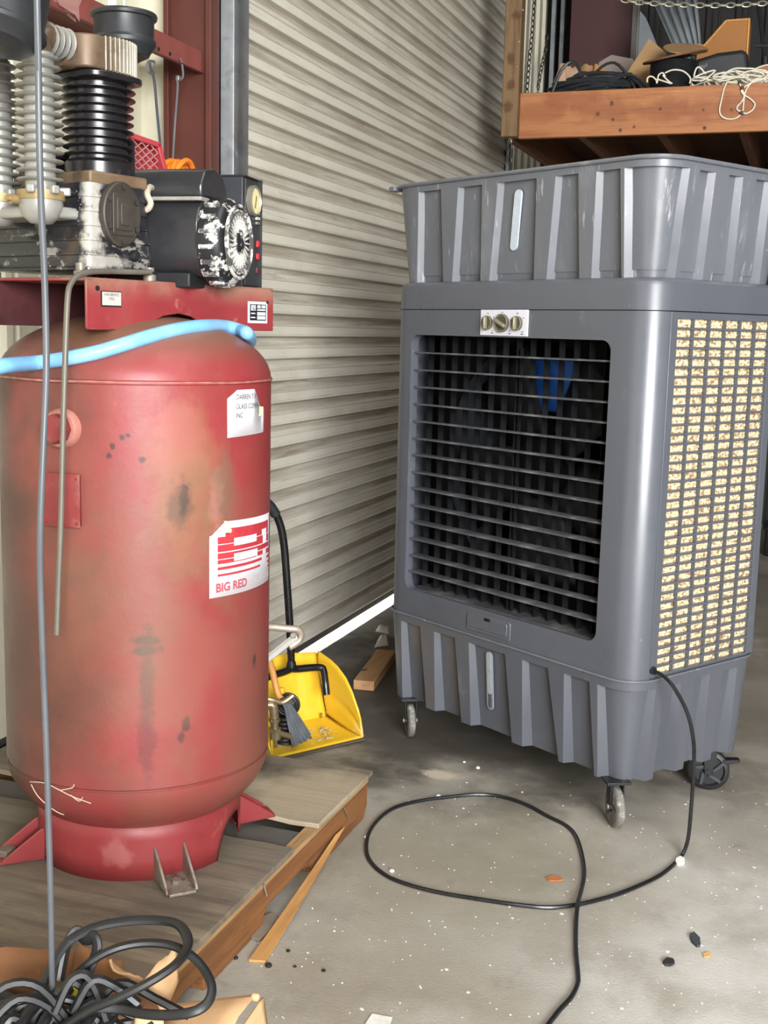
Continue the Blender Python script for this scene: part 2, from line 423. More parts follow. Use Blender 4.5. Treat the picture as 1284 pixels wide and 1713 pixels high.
# things on the loft
M_card = mat('cardboard', '#a5835b', .85, vary=.12, vscale=7, layers=[('#6f5538', 4., .56, .74, .5)], bump=.05, bscale=40)
M_card2 = mat('cardboard_pale', '#b08f75', .85, vary=.12, vscale=7, layers=[('#7c5c45', 5., .55, .74, .55)], bump=.05, bscale=40)
M_cord = mat('black_cable', '#2a2b2e', .36, vary=.25, vscale=14)
M_white = mat('white_wire', '#d9d2bf', .5, vary=.1, vscale=20)
M_redp = mat('red_panel', '#431f21', .55, vary=.12, vscale=2, space='Position')
M_dkmetal = mat('dark_sheet', '#9aa0a4', .4, metal=.35, vary=.2, vscale=4, space='Position')


def sheet(pts, th=.006, n=None):
    """a flat polygon in space with real thickness"""
    mb = MB(); P = [V(p) for p in pts]
    nn = n or (P[1] - P[0]).cross(P[2] - P[0]).normalized() * th
    m = len(P)
    mb.v = [tuple(p) for p in P] + [tuple(p + nn) for p in P]
    mb.f = [tuple(range(m))[::-1], tuple(range(m, 2 * m))] + [(i, (i + 1) % m, m + (i + 1) % m, m + i) for i in range(m)]
    return mb


# the red door-like panel, leaning sheets
mb = MB(); a, b = at(955, 10, 'y', 8.4), at(1066, 10, 'y', 8.4); x0, x1 = a.x, b.x
mb.span((x0, 8.4, DZ), (x1 - .03, 8.45, 3.95))
o = mb.build('steel_door_leaf', M_redp, bevel=.004); tag(o, 'dark maroon steel panel standing at the back of the loft', 'panel')
k = MB().span((x1 - .03, 8.385, DZ), (x1 + .005, 8.45, 3.95)).build('edge_channel', mat('edge_grey', '#8b8a86', .5, metal=.3), o, bevel=.003); tag(k, 'grey metal edge channel')
k = MB().span((x1 + .006, 8.375, DZ), (x1 + .02, 8.40, 3.95)).build('edge_strip', mat('edge_white', '#b9b8b2', .5), o, bevel=.002); tag(k, 'pale edge strip')
mb = MB()
for px in (920, 935):
    q = at(px, 90, 'y', 8.7); mb.span((q.x, 8.68, DZ), (q.x + .03, 8.72, 3.95))
mb.span((at(920, 90, 'y', 8.7).x, 8.68, 3.9), (at(935, 90, 'y', 8.7).x, 8.72, 3.95))
o = mb.build('steel_rack', M_galv, bevel=.003); tag(o, 'narrow grey metal rack standing left of the maroon panel', 'rack')
# corrugated sheet leaning
A, Bq, C_, D_ = at(1085, -14, 'y', 7.75), at(1158, -14, 'y', 7.75), at(1170, 62, 'y', 7.45), at(1135, 82, 'y', 7.4)
a0, b0 = at(1072, -40, 'y', 7.9), at(1163, -40, 'y', 7.7)
a1, b1 = at(1132, 92, 'y', 7.5), at(1172, 66, 'y', 7.4)
a1 = a1 + (a1 - a0) * .35; b1b = b1
nrm = (b0 - a0).cross(a1 - a0).normalized()
def corr(u, v):
    top = a0.lerp(b0, u); bot = a1.lerp(b1b + (b1b - b0) * .1, u)
    return tuple(top.lerp(bot, v) + nrm * .018 * math.sin(u * 5 * 2 * PI))
mb = MB().grid(corr, 50, 1)
o = mb.build('corrugated_sheet', M_dkmetal, thick=.002); tag(o, 'grey corrugated metal sheet leaning over the back of the loft', 'sheet')
pts = [at(px, py, 'y', 7.8) for px, py in ((1070, 18), (1080, 30), (1098, 74), (1098, 112), (1066, 112))]
for q in pts[3:]: q.z = DZ + .002
o = sheet(pts, .008).build('metal_sheet', mat('dull_sheet', '#70767a', .5, metal=.3, vary=.2, vscale=5, space='Position')); tag(o, 'dark grey sheet standing right of the maroon panel edge', 'sheet')
# cardboards
pts = [at(px, py, 'y', 7.5) for px, py in ((1000, 104), (1022, 91), (1058, 98), (1066, 112), (1060, 140), (1000, 140))]
pts[4].z = pts[5].z = DZ + .002
o = sheet(pts, .05).build('cardboard_carton', mat('carton_grey', '#8d8078', .85, vary=.1), bevel=.006); tag(o, 'dull grey-brown carton behind the black cable coils', 'box')
pts = [at(px, py, 'y', 7.0) for px, py in ((1044, 128), (1085, 64), (1115, 89), (1092, 140), (1045, 142))]
pts[3].z = pts[4].z = DZ + .002
o = sheet(pts, .012).build('cardboard_flap', M_card, bevel=.002); tag(o, 'tan cardboard piece leaning up behind the cable spool', 'cardboard')
# torn carton around the black cable heap: bent flaps
def flap(name, quad, label, m, bend=.02, cat='cardboard', parent=None, jag=0., th=.004, jn=10):
    a, b, c, d = [V(q) for q in quad]; n = (b - a).cross(d - a).normalized(); rnd = random.Random(len(label))
    js = [rnd.uniform(0, jag) for _ in range(jn + 1)]
    def fn(u, v):
        top = d.lerp(c, u); q = a.lerp(b, u)
        return tuple(q.lerp(top, v * (1 - js[int(round(u * jn))])) + n * bend * math.sin(PI * u) * math.sin(PI * .5 * v) + n * .4 * bend * math.sin(7 * u) * v)
    o = MB().grid(fn, jn, 4).build(name, m, parent, thick=th, smooth=50)
    if label: tag(o, label, cat)
    return o


torn = empty('torn_carton', (-1.2, 6.62, DZ), 0, 'torn open cardboard carton around the black cable heap on the loft', 'box')
TO = V((-1.2, 6.62, DZ))
def yq(pp, y, low=()):
    r = []
    for i, (px, py) in enumerate(pp):
        q = at(px, py, 'y', y)
        if i in low: q.z = DZ + .003
        r.append(q - TO)
    return r
flap('carton_side', yq(((912, 152), (950, 150), (945, 106), (937, 108)), 6.66, (0, 1)), '', M_card2, .02, parent=torn)
flap('carton_side', yq(((940, 150), (972, 150), (972, 110), (938, 107)), 6.85, (0, 1)), '', M_card2, .03, jag=.12, parent=torn)
flap('carton_side', yq(((968, 150), (1030, 150), (1014, 108), (968, 104)), 6.9, (0, 1)), '', M_card, .03, jag=.15, parent=torn)
flap('carton_side', yq(((990, 146), (1010, 146), (1013, 110), (992, 104)), 6.75, (0, 1)), '', mat('card_warm', '#c08a4f', .85), .02, jag=.1, parent=torn)


def coilmesh(c, rx, ry, n, r, rise, seed, tilt=.2, loops=16):
    mb = MB(); rnd = random.Random(seed)
    for i in range(n):
        f1 = rnd.uniform(.62, 1); ph = rnd.uniform(0, 6.28); tl = rnd.uniform(-tilt, tilt); h = rnd.uniform(0, 1)
        pts = []
        for k in range(loops):
            a = 2 * PI * k / loops
            pts.append(V(c) + V((rx * f1 * math.cos(a), ry * f1 * math.sin(a), max(r, r + h * rise * (1.15 - f1 * .8) + tl * rx * .5 * math.cos(a + ph) + .01 * math.sin(3 * a + ph)))))
        mb.tube(pts, r, 6, 2, closed=True)
    return mb


c = at(1000, 150, 'y', 6.66); c.z = DZ
o = coilmesh((c.x - .02, c.y + .0, c.z), .265, .17, 22, .0085, .19, 3, .3)
rs = random.Random(8)
for i in range(14):
    x0 = c.x + rs.uniform(-.26, .08); L_ = rs.uniform(.15, .34); h_ = rs.uniform(.10, .20); yy = c.y - .15 + rs.uniform(-.02, .16)
    o.tube([(x0, yy, c.z + .02), (x0 + L_ * .25, yy + .02, c.z + h_ * .8), (x0 + L_ * .55, yy + .03, c.z + h_), (x0 + L_ * .85, yy + .02, c.z + h_ * .55), (x0 + L_, yy, c.z + .02)], .0085, 6)
o = o.build('cable_heap', M_cord); tag(o, 'heap of black cables in the torn carton on the loft', 'cable')
# spool of black cable with a plywood disc on top
spc = at(1125, 150, 'y', 6.72)
sp = empty('cable_spool', (spc.x, 6.72, DZ), 0, 'cable spool with a brown round top disc and black cable', 'spool')
M_disc = mat('disc_wood', '#6d472b', .6, vary=.2, vscale=8)
k = MB().lathe([(0, 0), (.16, 0), (.16, .008), (0, .008)], 36).build('flange', M_disc, sp)
mb = MB().lathe([(0, .012), (.12, .012)] + [(.12 + .008 * abs(math.sin(j * PI / 2)), .012 + j * .006) for j in range(1, 33)] + [(0, .208)], 30)
k = mb.build('cable_winding', M_cord, sp)
rot = Matrix.Rotation(math.radians(-9), 3, 'Y') @ Matrix.Rotation(math.radians(10), 3, 'X')
k = MB().lathe([(0, -.004), (.168, -.004), (.17, 0), (.168, .006), (0, .006)], 40, (0, 0, .232), rot=rot).build('flange', M_disc, sp)
rot = Matrix.Rotation(math.radians(8), 3, 'Y') @ Matrix.Rotation(math.radians(24), 3, 'X')
k = MB().lathe([(0, -.003), (.12, -.003), (.12, .003), (0, .003)], 30, (.05, .05, .285), rot=rot).build('lid_disc', M_card, sp)
# open file box, orange brown, with a black bag in front
bx = empty('magazine_box', (-.55, 7.15, DZ), 0, 'orange-brown cardboard file box with a cut corner on the loft', 'box')
BXO = V((-.55, 7.15, DZ)); side = []
for px, py in ((1166, 75), (1177, 77), (1214, 35), (1254, 32)): side.append(at(px, py, 'y', 7.15) - BXO)
bl, br = side[0].copy(), side[-1].copy(); bl.z = br.z = 0
poly = [(bl.x, 0), (br.x, 0)] + [(q.x, q.z) for q in side[::-1]]
M_ob = mat('file_box', '#9b6630', .7, vary=.1, vscale=5)
for yy in (0, .17): MB().prism(poly, .005, (V((1, 0, 0)), V((0, 0, 1)), V((0, 1, 0))), (0, yy, 0)).build('side_panel', M_ob, bx)
mb = MB(); mb.span((br.x - .006, .005, 0), (br.x, .17, side[-1].z)).build('back_panel', M_ob, bx)
mb = MB(); mb.span((bl.x, .005, 0), (bl.x + .006, .17, side[0].z)).build('front_panel', M_ob, bx)
mb = MB(); mb.span((bl.x, .005, 0), (br.x, .17, .006)).build('base_panel', M_ob, bx)
mb = MB(); t = [q + V((0, -.002, 0)) for q in side]
for q0, q1 in zip(t, t[1:]):
    mb.cyl(q0, q1, .006, 6)
mb.cyl((br.x - .004, -.003, .0), (br.x - .004, -.003, br.z + side[-1].z), .006, 6)
k = mb.build('edge_trim', mat('box_edge', '#c9924f', .7), bx); tag(k, 'lighter folded edge')
bagp = [at(px, py, 'y', 7.0) for px, py in ((1152, 112), (1165, 98), (1200, 87), (1240, 82), (1250, 86), (1252, 120), (1250, 140), (1150, 140))]
bagp[-1].z = bagp[-2].z = DZ + .002
poly = [(q.x, q.z) for q in bagp]
o = MB().prism(poly, .13, (V((1, 0, 0)), V((0, 0, 1)), V((0, 1, 0))), (0, 7.0, 0)).build('black_case', mat('black_plastic', '#26272a', .5, vary=.2, vscale=10), bevel=.025, seg=3); tag(o, 'black curved plastic case in front of the orange-brown box', 'case')
for px, py, wd in ((1174, 112, .034), (1181, 109, .012)):
    q = at(px, py, 'y', 6.996); k = MB().box(q, (wd, .004, .02)).build('grey_patch', mat('patch', '#5c5d60', .5), o); tag(k, 'small grey patch')
pts = [at(px, py, 'y', 7.4) for px, py in ((1268, 113), (1300, 104), (1300, 140), (1268, 140))]
pts[2].z = pts[3].z = DZ + .002
o = sheet(pts, .2).build('wooden_crate', M_beam, bevel=.004); tag(o, 'plain brown block at the right end of the loft', 'block')
# dark clutter rods behind
mb = MB(); mb.cyl(at(1268, 10, 'y', 8.3), at(1279, 95, 'y', 8.0), .014, 8)
p = at(1279, 95, 'y', 8.0); mb.cyl(p, (p.x + .03, p.y, DZ), .014, 8); mb.cyl(at(1262, 76, 'y', 8.05), at(1290, 77, 'y', 8.05), .012, 8)
o = mb.build('steel_stand', mat('dark_steel', '#3c3d40', .5, metal=.4)); tag(o, 'thin dark steel stand at the back right of the loft', 'stand')

# white wire tangle along the front edge
rnd = random.Random(11)
def tangle(cx, y, wd, hgt, n, r, seed, zb=DZ):
    mb = MB(); q = random.Random(seed)
    for i in range(n):
        c = V((cx + q.uniform(-.5, .5) * wd, y + q.uniform(-.03, .07), zb + r + q.uniform(.3, .6) * hgt)); R = q.uniform(.03, .09)
        ax = q.uniform(.3, 1); ph = q.uniform(0, 6); tz = q.uniform(.2, .9)
        pts = []
        for k in range(10):
            a = 2 * PI * k / 10
            z = c.z + hgt * .5 * tz * math.sin(a + ph) + q.uniform(-.008, .008)
            pts.append(V((c.x + R * math.cos(a) * 1.3, min(max(c.y + R * ax * .6 * math.sin(a), 6.45), 6.8), max(z, zb + r))))
        mb.tube(pts, r, 6, 3, closed=True)
    return mb
a = at(1225, 128, 'y', 6.55)
mb = tangle(a.x, 6.52, .36, .10, 22, .0042, 5); t2 = tangle(at(1255, 120, 'y', 6.5).x, 6.5, .2, .13, 14, .0042, 6); mb.add(t2.v, t2.f)
for pix in (((1082, 138), (1083, 130), (1090, 128), (1097, 134), (1098, 140)), ((1099, 138), (1101, 126), (1108, 122), (1112, 128)),
            ((1112, 122), (1125, 117), (1142, 119), (1154, 130), (1153, 140)), ((1098, 132), (1110, 136), (1122, 140)), ((1108, 126), (1118, 136), (1124, 140)),
            ((1160, 130), (1178, 122), (1196, 118), (1180, 132), (1170, 136)), ((1160, 128), (1164, 115), (1170, 113), (1180, 124))):
    mb.tube([at(x, y, 'y', 6.5) for x, y in pix], .0042, 6)
o = mb.build('white_wire_tangle', M_white); tag(o, 'tangled white wire heap along the front edge of the loft', 'wire')
dk = MB()
for pix in (((1278, 132), (1262, 134), (1250, 146), (1245, 158), (1243, 175), (1242, 186)), ((1215, 138), (1210, 150), (1206, 168), (1203, 184), (1206, 194), (1216, 199), (1230, 198), (1240, 190)),
            ((1284, 131), (1270, 133), (1252, 141), (1240, 150), (1243, 158), (1254, 165), (1262, 174), (1258, 184), (1247, 190), (1240, 187), (1233, 184), (1233, 178), (1240, 170), (1244, 160), (1240, 148), (1236, 139), (1230, 137), (1215, 137))):
    dk.tube([at(x, y, 'y', 6.39) for x, y in pix], .0038, 6)
o2 = dk.build('white_wire_loop', M_white); tag(o2, 'bundled white wire loops hanging over the front beam', 'wire')
for px, py in ((1241, 147), (1240, 189), (1236, 137)):
    k = MB().box(at(px, py, 'y', 6.388), (.016, .012, .018)).build('tape_band', M_cord, o2, bevel=.003); tag(k, 'black tape band')

# chains
M_chainw = mat('chain_pale', '#b8b4a2', .4, metal=.7); M_chaind = mat('chain_dark', '#4a463e', .5, metal=.6)
def chain(name, pts, L, r, wd, m, label):
    pts = catmull([V(p) for p in pts], 8); acc = [0.]
    for a, b in zip(pts, pts[1:]): acc.append(acc[-1] + (b - a).length)
    root = None; d = 0.; i = 0; src = None; e = empty(name, pts[-1], 0, label, 'chain')
    while d < acc[-1]:
        j = max(k for k in range(len(acc)) if acc[k] <= d); j = min(j, len(pts) - 2)
        p = pts[j].lerp(pts[j + 1], (d - acc[j]) / max(1e-6, acc[j + 1] - acc[j])); t = (pts[j + 1] - pts[j]).normalized()
        if src is None:
            h = L * .5
            pp = [V((h * 1.25 * math.cos(a), wd * math.sin(a), 0)) for a in [2 * PI * k / 10 for k in range(10)]]
            src = MB().tube(pp, r, 5, 1, closed=True).build('chain_link', m, e); lk = src
        else: lk = inst(src, e)
        q = t.to_track_quat('X', 'Z').to_matrix() @ Matrix.Rotation(PI / 2 * (i % 2) + .5, 3, 'X')
        lk.location = p - pts[-1]; lk.rotation_euler = q.to_euler(); d += L * .98; i += 1
    return e


chain('chain', [at(px, py, 'y', 6.3) for px, py in ((1010, -8), (1060, 3), (1120, 7), (1180, 9), (1240, 8), (1300, 4))], .038, .0034, .011, M_chainw, 'pale steel chain strung across above the loft')
chain('chain', [at(px, py, 'x', -1.90) for px, py in ((894, -10), (890, 50), (885, 100), (881, 155))], .040, .004, .013, M_chaind, 'long dark chain hanging against the cream siding beside the post')
chain('chain', [at(px, py, 'x', -1.86) for px, py in ((914, 62), (912, 85), (905, 115), (899, 150))], .040, .004, .013, M_chaind, 'shorter dark chain slanting right of the long chain')
q = at(853, 234, 'y', 6.40)
e = chain('chain', [q] + [at(px, py, 'y', 6.40) for px, py in ((853, 246), (852, 262), (853, 285), (854, 305))], .036, .004, .012, M_chaind, 'short chain hanging below the hanging post')
k = MB().tube([V((q.x, 6.40, 2.3828)) - e.location, V((q.x, 6.40, 2.38)) - e.location, q + V((.006, 0, -.008)) - e.location, q + V((0, 0, -.02)) - e.location, q + V((-.006, 0, -.01)) - e.location], .004, 6).build('ceiling_hook', M_chainw, e)

# ------------------------------------------------------------------ the red vertical air compressor
AX = V((-1.4208, 2.3375, 0)); CY = math.radians(90 - 16.65); CB = .13
comp = empty('air_compressor', AX + V((0, 0, CB)), CY, 'tall red vertical-tank air compressor standing on the wooden pallet', 'compressor')
LX = V((math.cos(CY), math.sin(CY), 0)); LY = V((-math.sin(CY), math.cos(CY), 0))
def cl(p): d = p - AX; return V((d.dot(LX), d.dot(LY), p.z))          # room -> compressor frame (z from the floor)
def onY(px, py, v): d = ray(px, py); t = (v - (CAM - AX).dot(LY)) / d.dot(LY); return cl(CAM + d * t)
def onX(px, py, v): d = ray(px, py); t = (v - (CAM - AX).dot(LX)) / d.dot(LX); return cl(CAM + d * t)
def cfar(px, py, d): return cl(far(px, py, d))
RT_, ZW, ZU, ZT = .302, .362, 1.232, 1.373
def tank_r(z):
    if z > ZU: return RT_ * math.sqrt(max(0, 1 - ((z - ZU) / (ZT - ZU)) ** 2))
    if z < ZW: return RT_ * math.sqrt(max(0, 1 - ((ZW - z) / .175) ** 2))
    return RT_
def tank_hit(px, py, off=0.):
    """first point of the tank surface on this line of sight, in the compressor frame"""
    d = ray(px, py); s = 2.2; prev = None
    while s < 3.2:
        p = cl(far(px, py, s)); g = math.hypot(p.x, p.y) - (tank_r(p.z) + off if .25 < p.z < ZT else (off if p.z >= ZT else .234))
        if g < 0: return p
        s += .002
    return cl(far(px, py, 2.73))
def ang_z(px, py): p = tank_hit(px, py); return math.atan2(p.y, p.x), p.z
def part(mb, name, m, parent=None, **kw):
    o = mb.build(name, m, parent or comp, **kw)
    if parent is None: o.location = (0, 0, -CB)
    return o


def tsp(px, py): p = tank_hit(px, py); return (p.x, p.y, p.z)
SP = [('#7e6247', tsp(305, 850), (9, 9, 5), .5), ('#8d6a4e', tsp(310, 770), (9, 9, 4), .45), ('#2c2a2a', tsp(307, 835), (70, 70, 20), .85), ('#54453a', tsp(300, 845), (26, 26, 13), .6),
      ('#2f2c2e', tsp(245, 1071), (26, 26, 70), .95), ('#2f2c2e', tsp(245, 1089), (24, 24, 70), .95), ('#3d2f30', tsp(246, 1140), (50, 50, 7), .75), ('#5a2a2c', tsp(246, 1230), (40, 40, 7), .55),
      ('#33282a', tsp(311, 1212), (75, 75, 42), .85), ('#33282a', tsp(303, 1232), (90, 90, 60), .7), ('#2c2224', tsp(204, 732), (130, 130, 130), .85), ('#2c2224', tsp(214, 728), (140, 140, 140), .85),
      ('#2c2224', tsp(188, 747), (120, 120, 100), .85), ('#2c2224', tsp(237, 770), (110, 110, 110), .85), ('#2c2224', tsp(182, 762), (120, 120, 100), .8), ('#7a2426', tsp(95, 1287), (60, 60, 50), .6),
      ('#6f5640', tsp(180, 1000), (5.5, 5.5, 3.2), .42), ('#6e5340', tsp(110, 1150), (5, 5, 3), .5), ('#775a46', tsp(380, 900), (9, 9, 5), .45), ('#85604c', tsp(300, 1120), (7, 7, 4), .3),
      ('#a8605a', tsp(300, 735), (14, 14, 9), .35), ('#6b4f3c', tsp(150, 545), (6, 6, 9), .6), ('#b27a70', tsp(362, 840), (40, 40, 12), .4), ('#2a2526', tsp(425, 1105), (90, 90, 50), .7),
      ('#6d5a4a', tsp(375, 812), (26, 26, 9), .5)]
M_tank = mat('tank_red', '#8b3134', .44, vary=.12, vscale=3.5, bump=.05, bscale=50, rvary=.12,
             layers=[('#6f4a37', 2.2, .44, .68, .55, (1, 1, .45), 2, 1.15, .75), ('#7f5847', 3.2, .42, .78, .45, (1, 1, .4)), ('#7f6a55', 3., .2, .5, .85, (1, 1, 1), 2, 1.255, 1.36),
                     ('#5d2f2c', 26., .68, .76, .3), ('#b8605c', 12., .62, .74, .3, (1, 1, .5)), ('#803f35', 1.6, .5, .7, .45, (1.6, 1.6, .3)), ('#6e4d3d', 1.3, .40, .62, .45, (1, 1, .5))], spots=SP + [('#3a2a25', (-.27, .24, .75), (2.7, 2.7, .5), .85), ('#54392d', (-.29, .02, .6), (3.6, 3.6, 1.1), .5)])  # last two spots: the left side's shade painted in along with brown dirt
prof = [(.0, ZW - .17)] + [(tank_r(ZW - .174 + .174 * math.sin(PI / 2 * i / 12)), ZW - .174 + .174 * math.sin(PI / 2 * i / 12)) for i in range(2, 12)]
prof += [(RT_ - .001, ZW - .004), (RT_ - .004, ZW - .001), (RT_ - .004, ZW + .002), (RT_ + .001, ZW + .006)]
prof += [(RT_, ZW + (ZU - ZW) * i / 12) for i in range(1, 12)] + [(RT_, ZU - .006), (RT_ + .0025, ZU - .004), (RT_ + .0025, ZU + .002), (RT_ - .0005, ZU + .004)]
prof += [(tank_r(ZU + (ZT - ZU) * math.sin(PI / 2 * i / 14)), ZU + (ZT - ZU) * math.sin(PI / 2 * i / 14)) for i in range(1, 15)]
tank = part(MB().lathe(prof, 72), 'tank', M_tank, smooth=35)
M_weld = mat('weld_line', '#a87064', .5, vary=.2, vscale=20)
k = part(MB().tube([V((math.cos(a) * (RT_ + .001), math.sin(a) * (RT_ + .001), ZU - .001 + .0008 * math.sin(9 * a))) for a in [2 * PI * i / 48 for i in range(48)]], .0026, 6, 1, closed=True), 'weld_bead', M_weld, tank); tag(k, 'paler weld bead')
# skirt with its arched opening
RS = .234
def skirt_ang(px, py):
    s = 2.3
    while s < 3:
        p = cl(far(px, py, s))
        if math.hypot(p.x, p.y) < RS: return math.atan2(p.y, p.x)
        s += .002
    return None
aL = skirt_ang(364, 1428); hwid = math.radians(19); ac = aL + hwid
def zb(a):
    d = (a - ac + PI) % (2 * PI) - PI
    return .13 + (.088 * math.sqrt(max(0, 1 - (d / hwid) ** 2)) if abs(d) < hwid else 0)
def skf(r):
    def fn(u, v):
        a = ac - PI + 2 * PI * u; z0 = zb(a); z = z0 + (.268 - z0) * v
        return (r * math.cos(a), r * math.sin(a), z)
    return fn
M_skirt = mat('skirt_red', '#842e2f', .5, vary=.15, vscale=5, layers=[('#6f3b33', 5., .5, .72, .6), ('#3f2a26', 18., .64, .76, .5), ('#c47068', 7., .6, .75, .5)], bump=.05,
              spots=[('#d09a94', (*(lambda p: (p.x, p.y))(tank_hit(195, 1400)), .2), (22, 22, 22), .18)])
skirt = part(MB().grid(skf(RS), 144, 3), 'base_skirt', M_skirt, thick=.006, smooth=40)
# three-cornered feet with two gussets and a bolted plate
def foot(a, m, label=None):
    f = part(MB().prism([(.225, -.036), (.335, -.030), (.335, .030), (.225, .036)], .007, (V((1, 0, 0)), V((0, 1, 0)), V((0, 0, 1))), (0, 0, .131)), 'foot_plate', m, bevel=.0015)
    f.rotation_euler = (0, 0, a)
    for s in (-1, 1):
        g = MB().prism([(.232, .136), (.33, .136), (.325, .145), (.24, .205), (.232, .205)], .006, (V((1, 0, 0)), V((0, 0, 1)), V((0, 1, 0))), (0, s * .033 - .003, 0)).build('gusset', m, f, bevel=.0012)
    b = MB().lathe([(0, .138), (.011, .138), (.011, .147), (0, .147)], 6, (.285, .0, 0)).build('anchor_bolt', M_hookm, f)
    if label: tag(f, label)
    return f
M_bare = mat('bare_steel', '#8a8176', .5, metal=.4, vary=.25, vscale=30, layers=[('#4b3027', 25., .52, .68, .8)])
fa = skirt_ang(283, 1450)
foot(fa, M_bare, 'bare rusty bolted foot')
for q in (1, 2, 3): foot(fa + q * PI / 2, M_skirt)
# port plug and nameplate
pp = tank_hit(106, 716); pa = math.atan2(pp.y, pp.x)
rot = Matrix.Rotation(pa, 3, 'Z') @ Matrix.Rotation(PI / 2, 3, 'Y')
M_red2 = mat('plug_red', '#7c2e2e', .5, vary=.2, vscale=16, layers=[('#8d6f62', 12., .55, .72, .5)])
plug = part(MB().lathe([(0, -.02), (.041, -.02), (.041, .012), (.036, .018), (0, .018)], 28, (RT_ * math.cos(pa), RT_ * math.sin(pa), pp.z), rot=rot), 'port_boss', M_weld)
k = part(MB().lathe([(0, .012), (.031, .012), (.031, .036), (.027, .041), (0, .041)], 8, (RT_ * math.cos(pa), RT_ * math.sin(pa), pp.z), rot=rot), 'port_plug', M_red2, plug, smooth=20, bevel=.002)
def wrap(a0, z0, r, dx, dz): a = a0 + dx / RT_; return (r * math.cos(a), r * math.sin(a), z0 + dz)
na0, nz0 = ang_z(112, 836)
w2 = (ang_z(138, 836)[0] - ang_z(78, 836)[0]) / 2 * RT_; h2 = (ang_z(108, 791)[1] - ang_z(108, 880)[1]) / 2
def plate(a0, z0, hw, hh, r0, m, name, parent, nu=8, nv=2):
    mb = MB().grid(lambda u, v: wrap(a0, z0, r0, (u * 2 - 1) * hw, (v * 2 - 1) * hh), nu, nv)
    return part(mb, name, m, parent, thick=.0015)
npm = part(MB().grid(lambda u, v: wrap((ang_z(138, 836)[0] + ang_z(78, 836)[0]) / 2, nz0, RT_ + .012, (u * 2 - 1) * w2, (v * 2 - 1) * h2), 6, 2), 'rating_plate', M_red2, thick=.003, bevel=.001); tag(npm, 'red painted rectangular rating plate')
nac = (ang_z(138, 836)[0] + ang_z(78, 836)[0]) / 2
k = part(MB().grid(lambda u, v: wrap(nac, nz0, RT_ + .004, (u * 2 - 1) * w2 * .94, (v * 2 - 1) * h2 * .95), 6, 2), 'plate_backing', M_skirt, npm, thick=.014)
for sx, sz in ((-1, 1), (1, 1), (1, -1), (-1, -1)):
    q = wrap(nac, nz0, RT_ + .0135, sx * w2 * .82, sz * h2 * .84)
    rt = Matrix.Rotation(nac + sx * w2 * .82 / RT_, 3, 'Z') @ Matrix.Rotation(PI / 2, 3, 'Y')
    k = part(MB().lathe([(0, 0), (.004, 0), (.003, .002), (0, .0024)], 8, q, rot=rt), 'rivet', M_skirt, npm)

# decals that wrap round the tank
M_dec = mat('label_white', '#d9d6da', .6, vary=.04, vscale=30, layers=[('#c9c2b8', 14., .6, .76, .5)])
M_decr = mat('label_red', '#b2343c', .5, vary=.12, vscale=20, layers=[('#d07a74', 25., .62, .72, .6)])
M_ink = mat('label_ink', '#4b4a4e', .6); M_inkr = mat('label_ink_red', '#a84a55', .6); M_faded = mat('label_faded', '#b5aeb2', .6)
qa = [tank_hit(*p) for p in ((349, 1000), (450, 968), (452, 856), (352, 874))]
A0 = math.atan2(qa[0].y, qa[0].x); A1 = ang_z(446, 900)[0] + .06
z00, z01, z10, z11 = ang_z(351, 1001)[1], ang_z(351, 874)[1], ang_z(444, 972)[1], ang_z(444, 860)[1]
zlo, zhi = (z00 + z10) / 2, (z01 + z11) / 2
DR = .0012
def dec(u, v, r=DR):
    a = A0 + (A1 - A0) * u; z = (z00 + (z10 - z00) * u) * (1 - v) + (z01 + (z11 - z01) * u) * v
    return ((RT_ + r) * math.cos(a), (RT_ + r) * math.sin(a), z)
def dpoly(mb, pts, r, n=8):
    """a flat (u,v) rectangle strip mapped on the tank"""
    u0, v0, u1, v1 = pts
    mb.grid(lambda a, b: dec(u0 + (u1 - u0) * a, v0 + (v1 - v0) * b, r), n, 1); return mb
mb = MB()
us = [i / 24 for i in range(25)]
topv = lambda u: 1. if u > .17 else .80 + .2 * u / .17
mb.v = [dec(u, 0) for u in us] + [dec(u, topv(u)) for u in us]
mb.f = [(i, i + 1, 26 + i, 25 + i) for i in range(24)]
lab = part(mb, 'maker_label', M_dec, thick=.0006); tag(lab, 'white and red maker label with a peeled corner')
mb = MB(); R2 = DR + .0008
for r in ((.085, .70, .92, .90), (.22, .90, .92, .905), (.085, .555, .265, .69), (.62, .565, .92, .66), (.265, .555, .62, .575)):
    pass
red = [(.17, .80, .93, .905), (.085, .705, .275, .80), (.275, .765, .62, .80), (.62, .725, .735, .80), (.865, .72, .93, .80), (.085, .60, .275, .695), (.275, .60, .62, .66), (.62, .60, .76, .715), (.87, .60, .94, .71),
       (.085, .505, .275, .585), (.275, .555, .64, .585), (.64, .515, .95, .585), (.085, .44, .275, .495), (.275, .44, .62, .452), (.64, .44, .76, .502), (.86, .42, .97, .49),
       (.085, .36, .74, .40), (.88, .345, .98, .385), (.085, .275, .70, .305), (.90, .275, .985, .302), (.93, .205, .985, .225)]
for r in red: dpoly(mb, r, R2, 6)
k = part(mb, 'label_print', M_decr, lab, smooth=0); tag(k, 'red printed emblem')
def wraptext(body, size, u, v, m, name, parent, r=R2, bold=.0008):
    vs, fs = text_geo(body, size, 'LEFT', bold); mb = MB(); wa = (A1 - A0) * RT_
    mb.v = [dec(u + p[0] / wa, v + p[1] / (zhi - zlo), r) for p in vs]; mb.f = fs
    return part(mb, name, m, parent, smooth=0)
k = wraptext('BIG RED', .026, .065, .07, M_inkr, 'label_text', lab)
k = wraptext('AIR KING', .024, .56, .075, M_faded, 'label_text', lab)
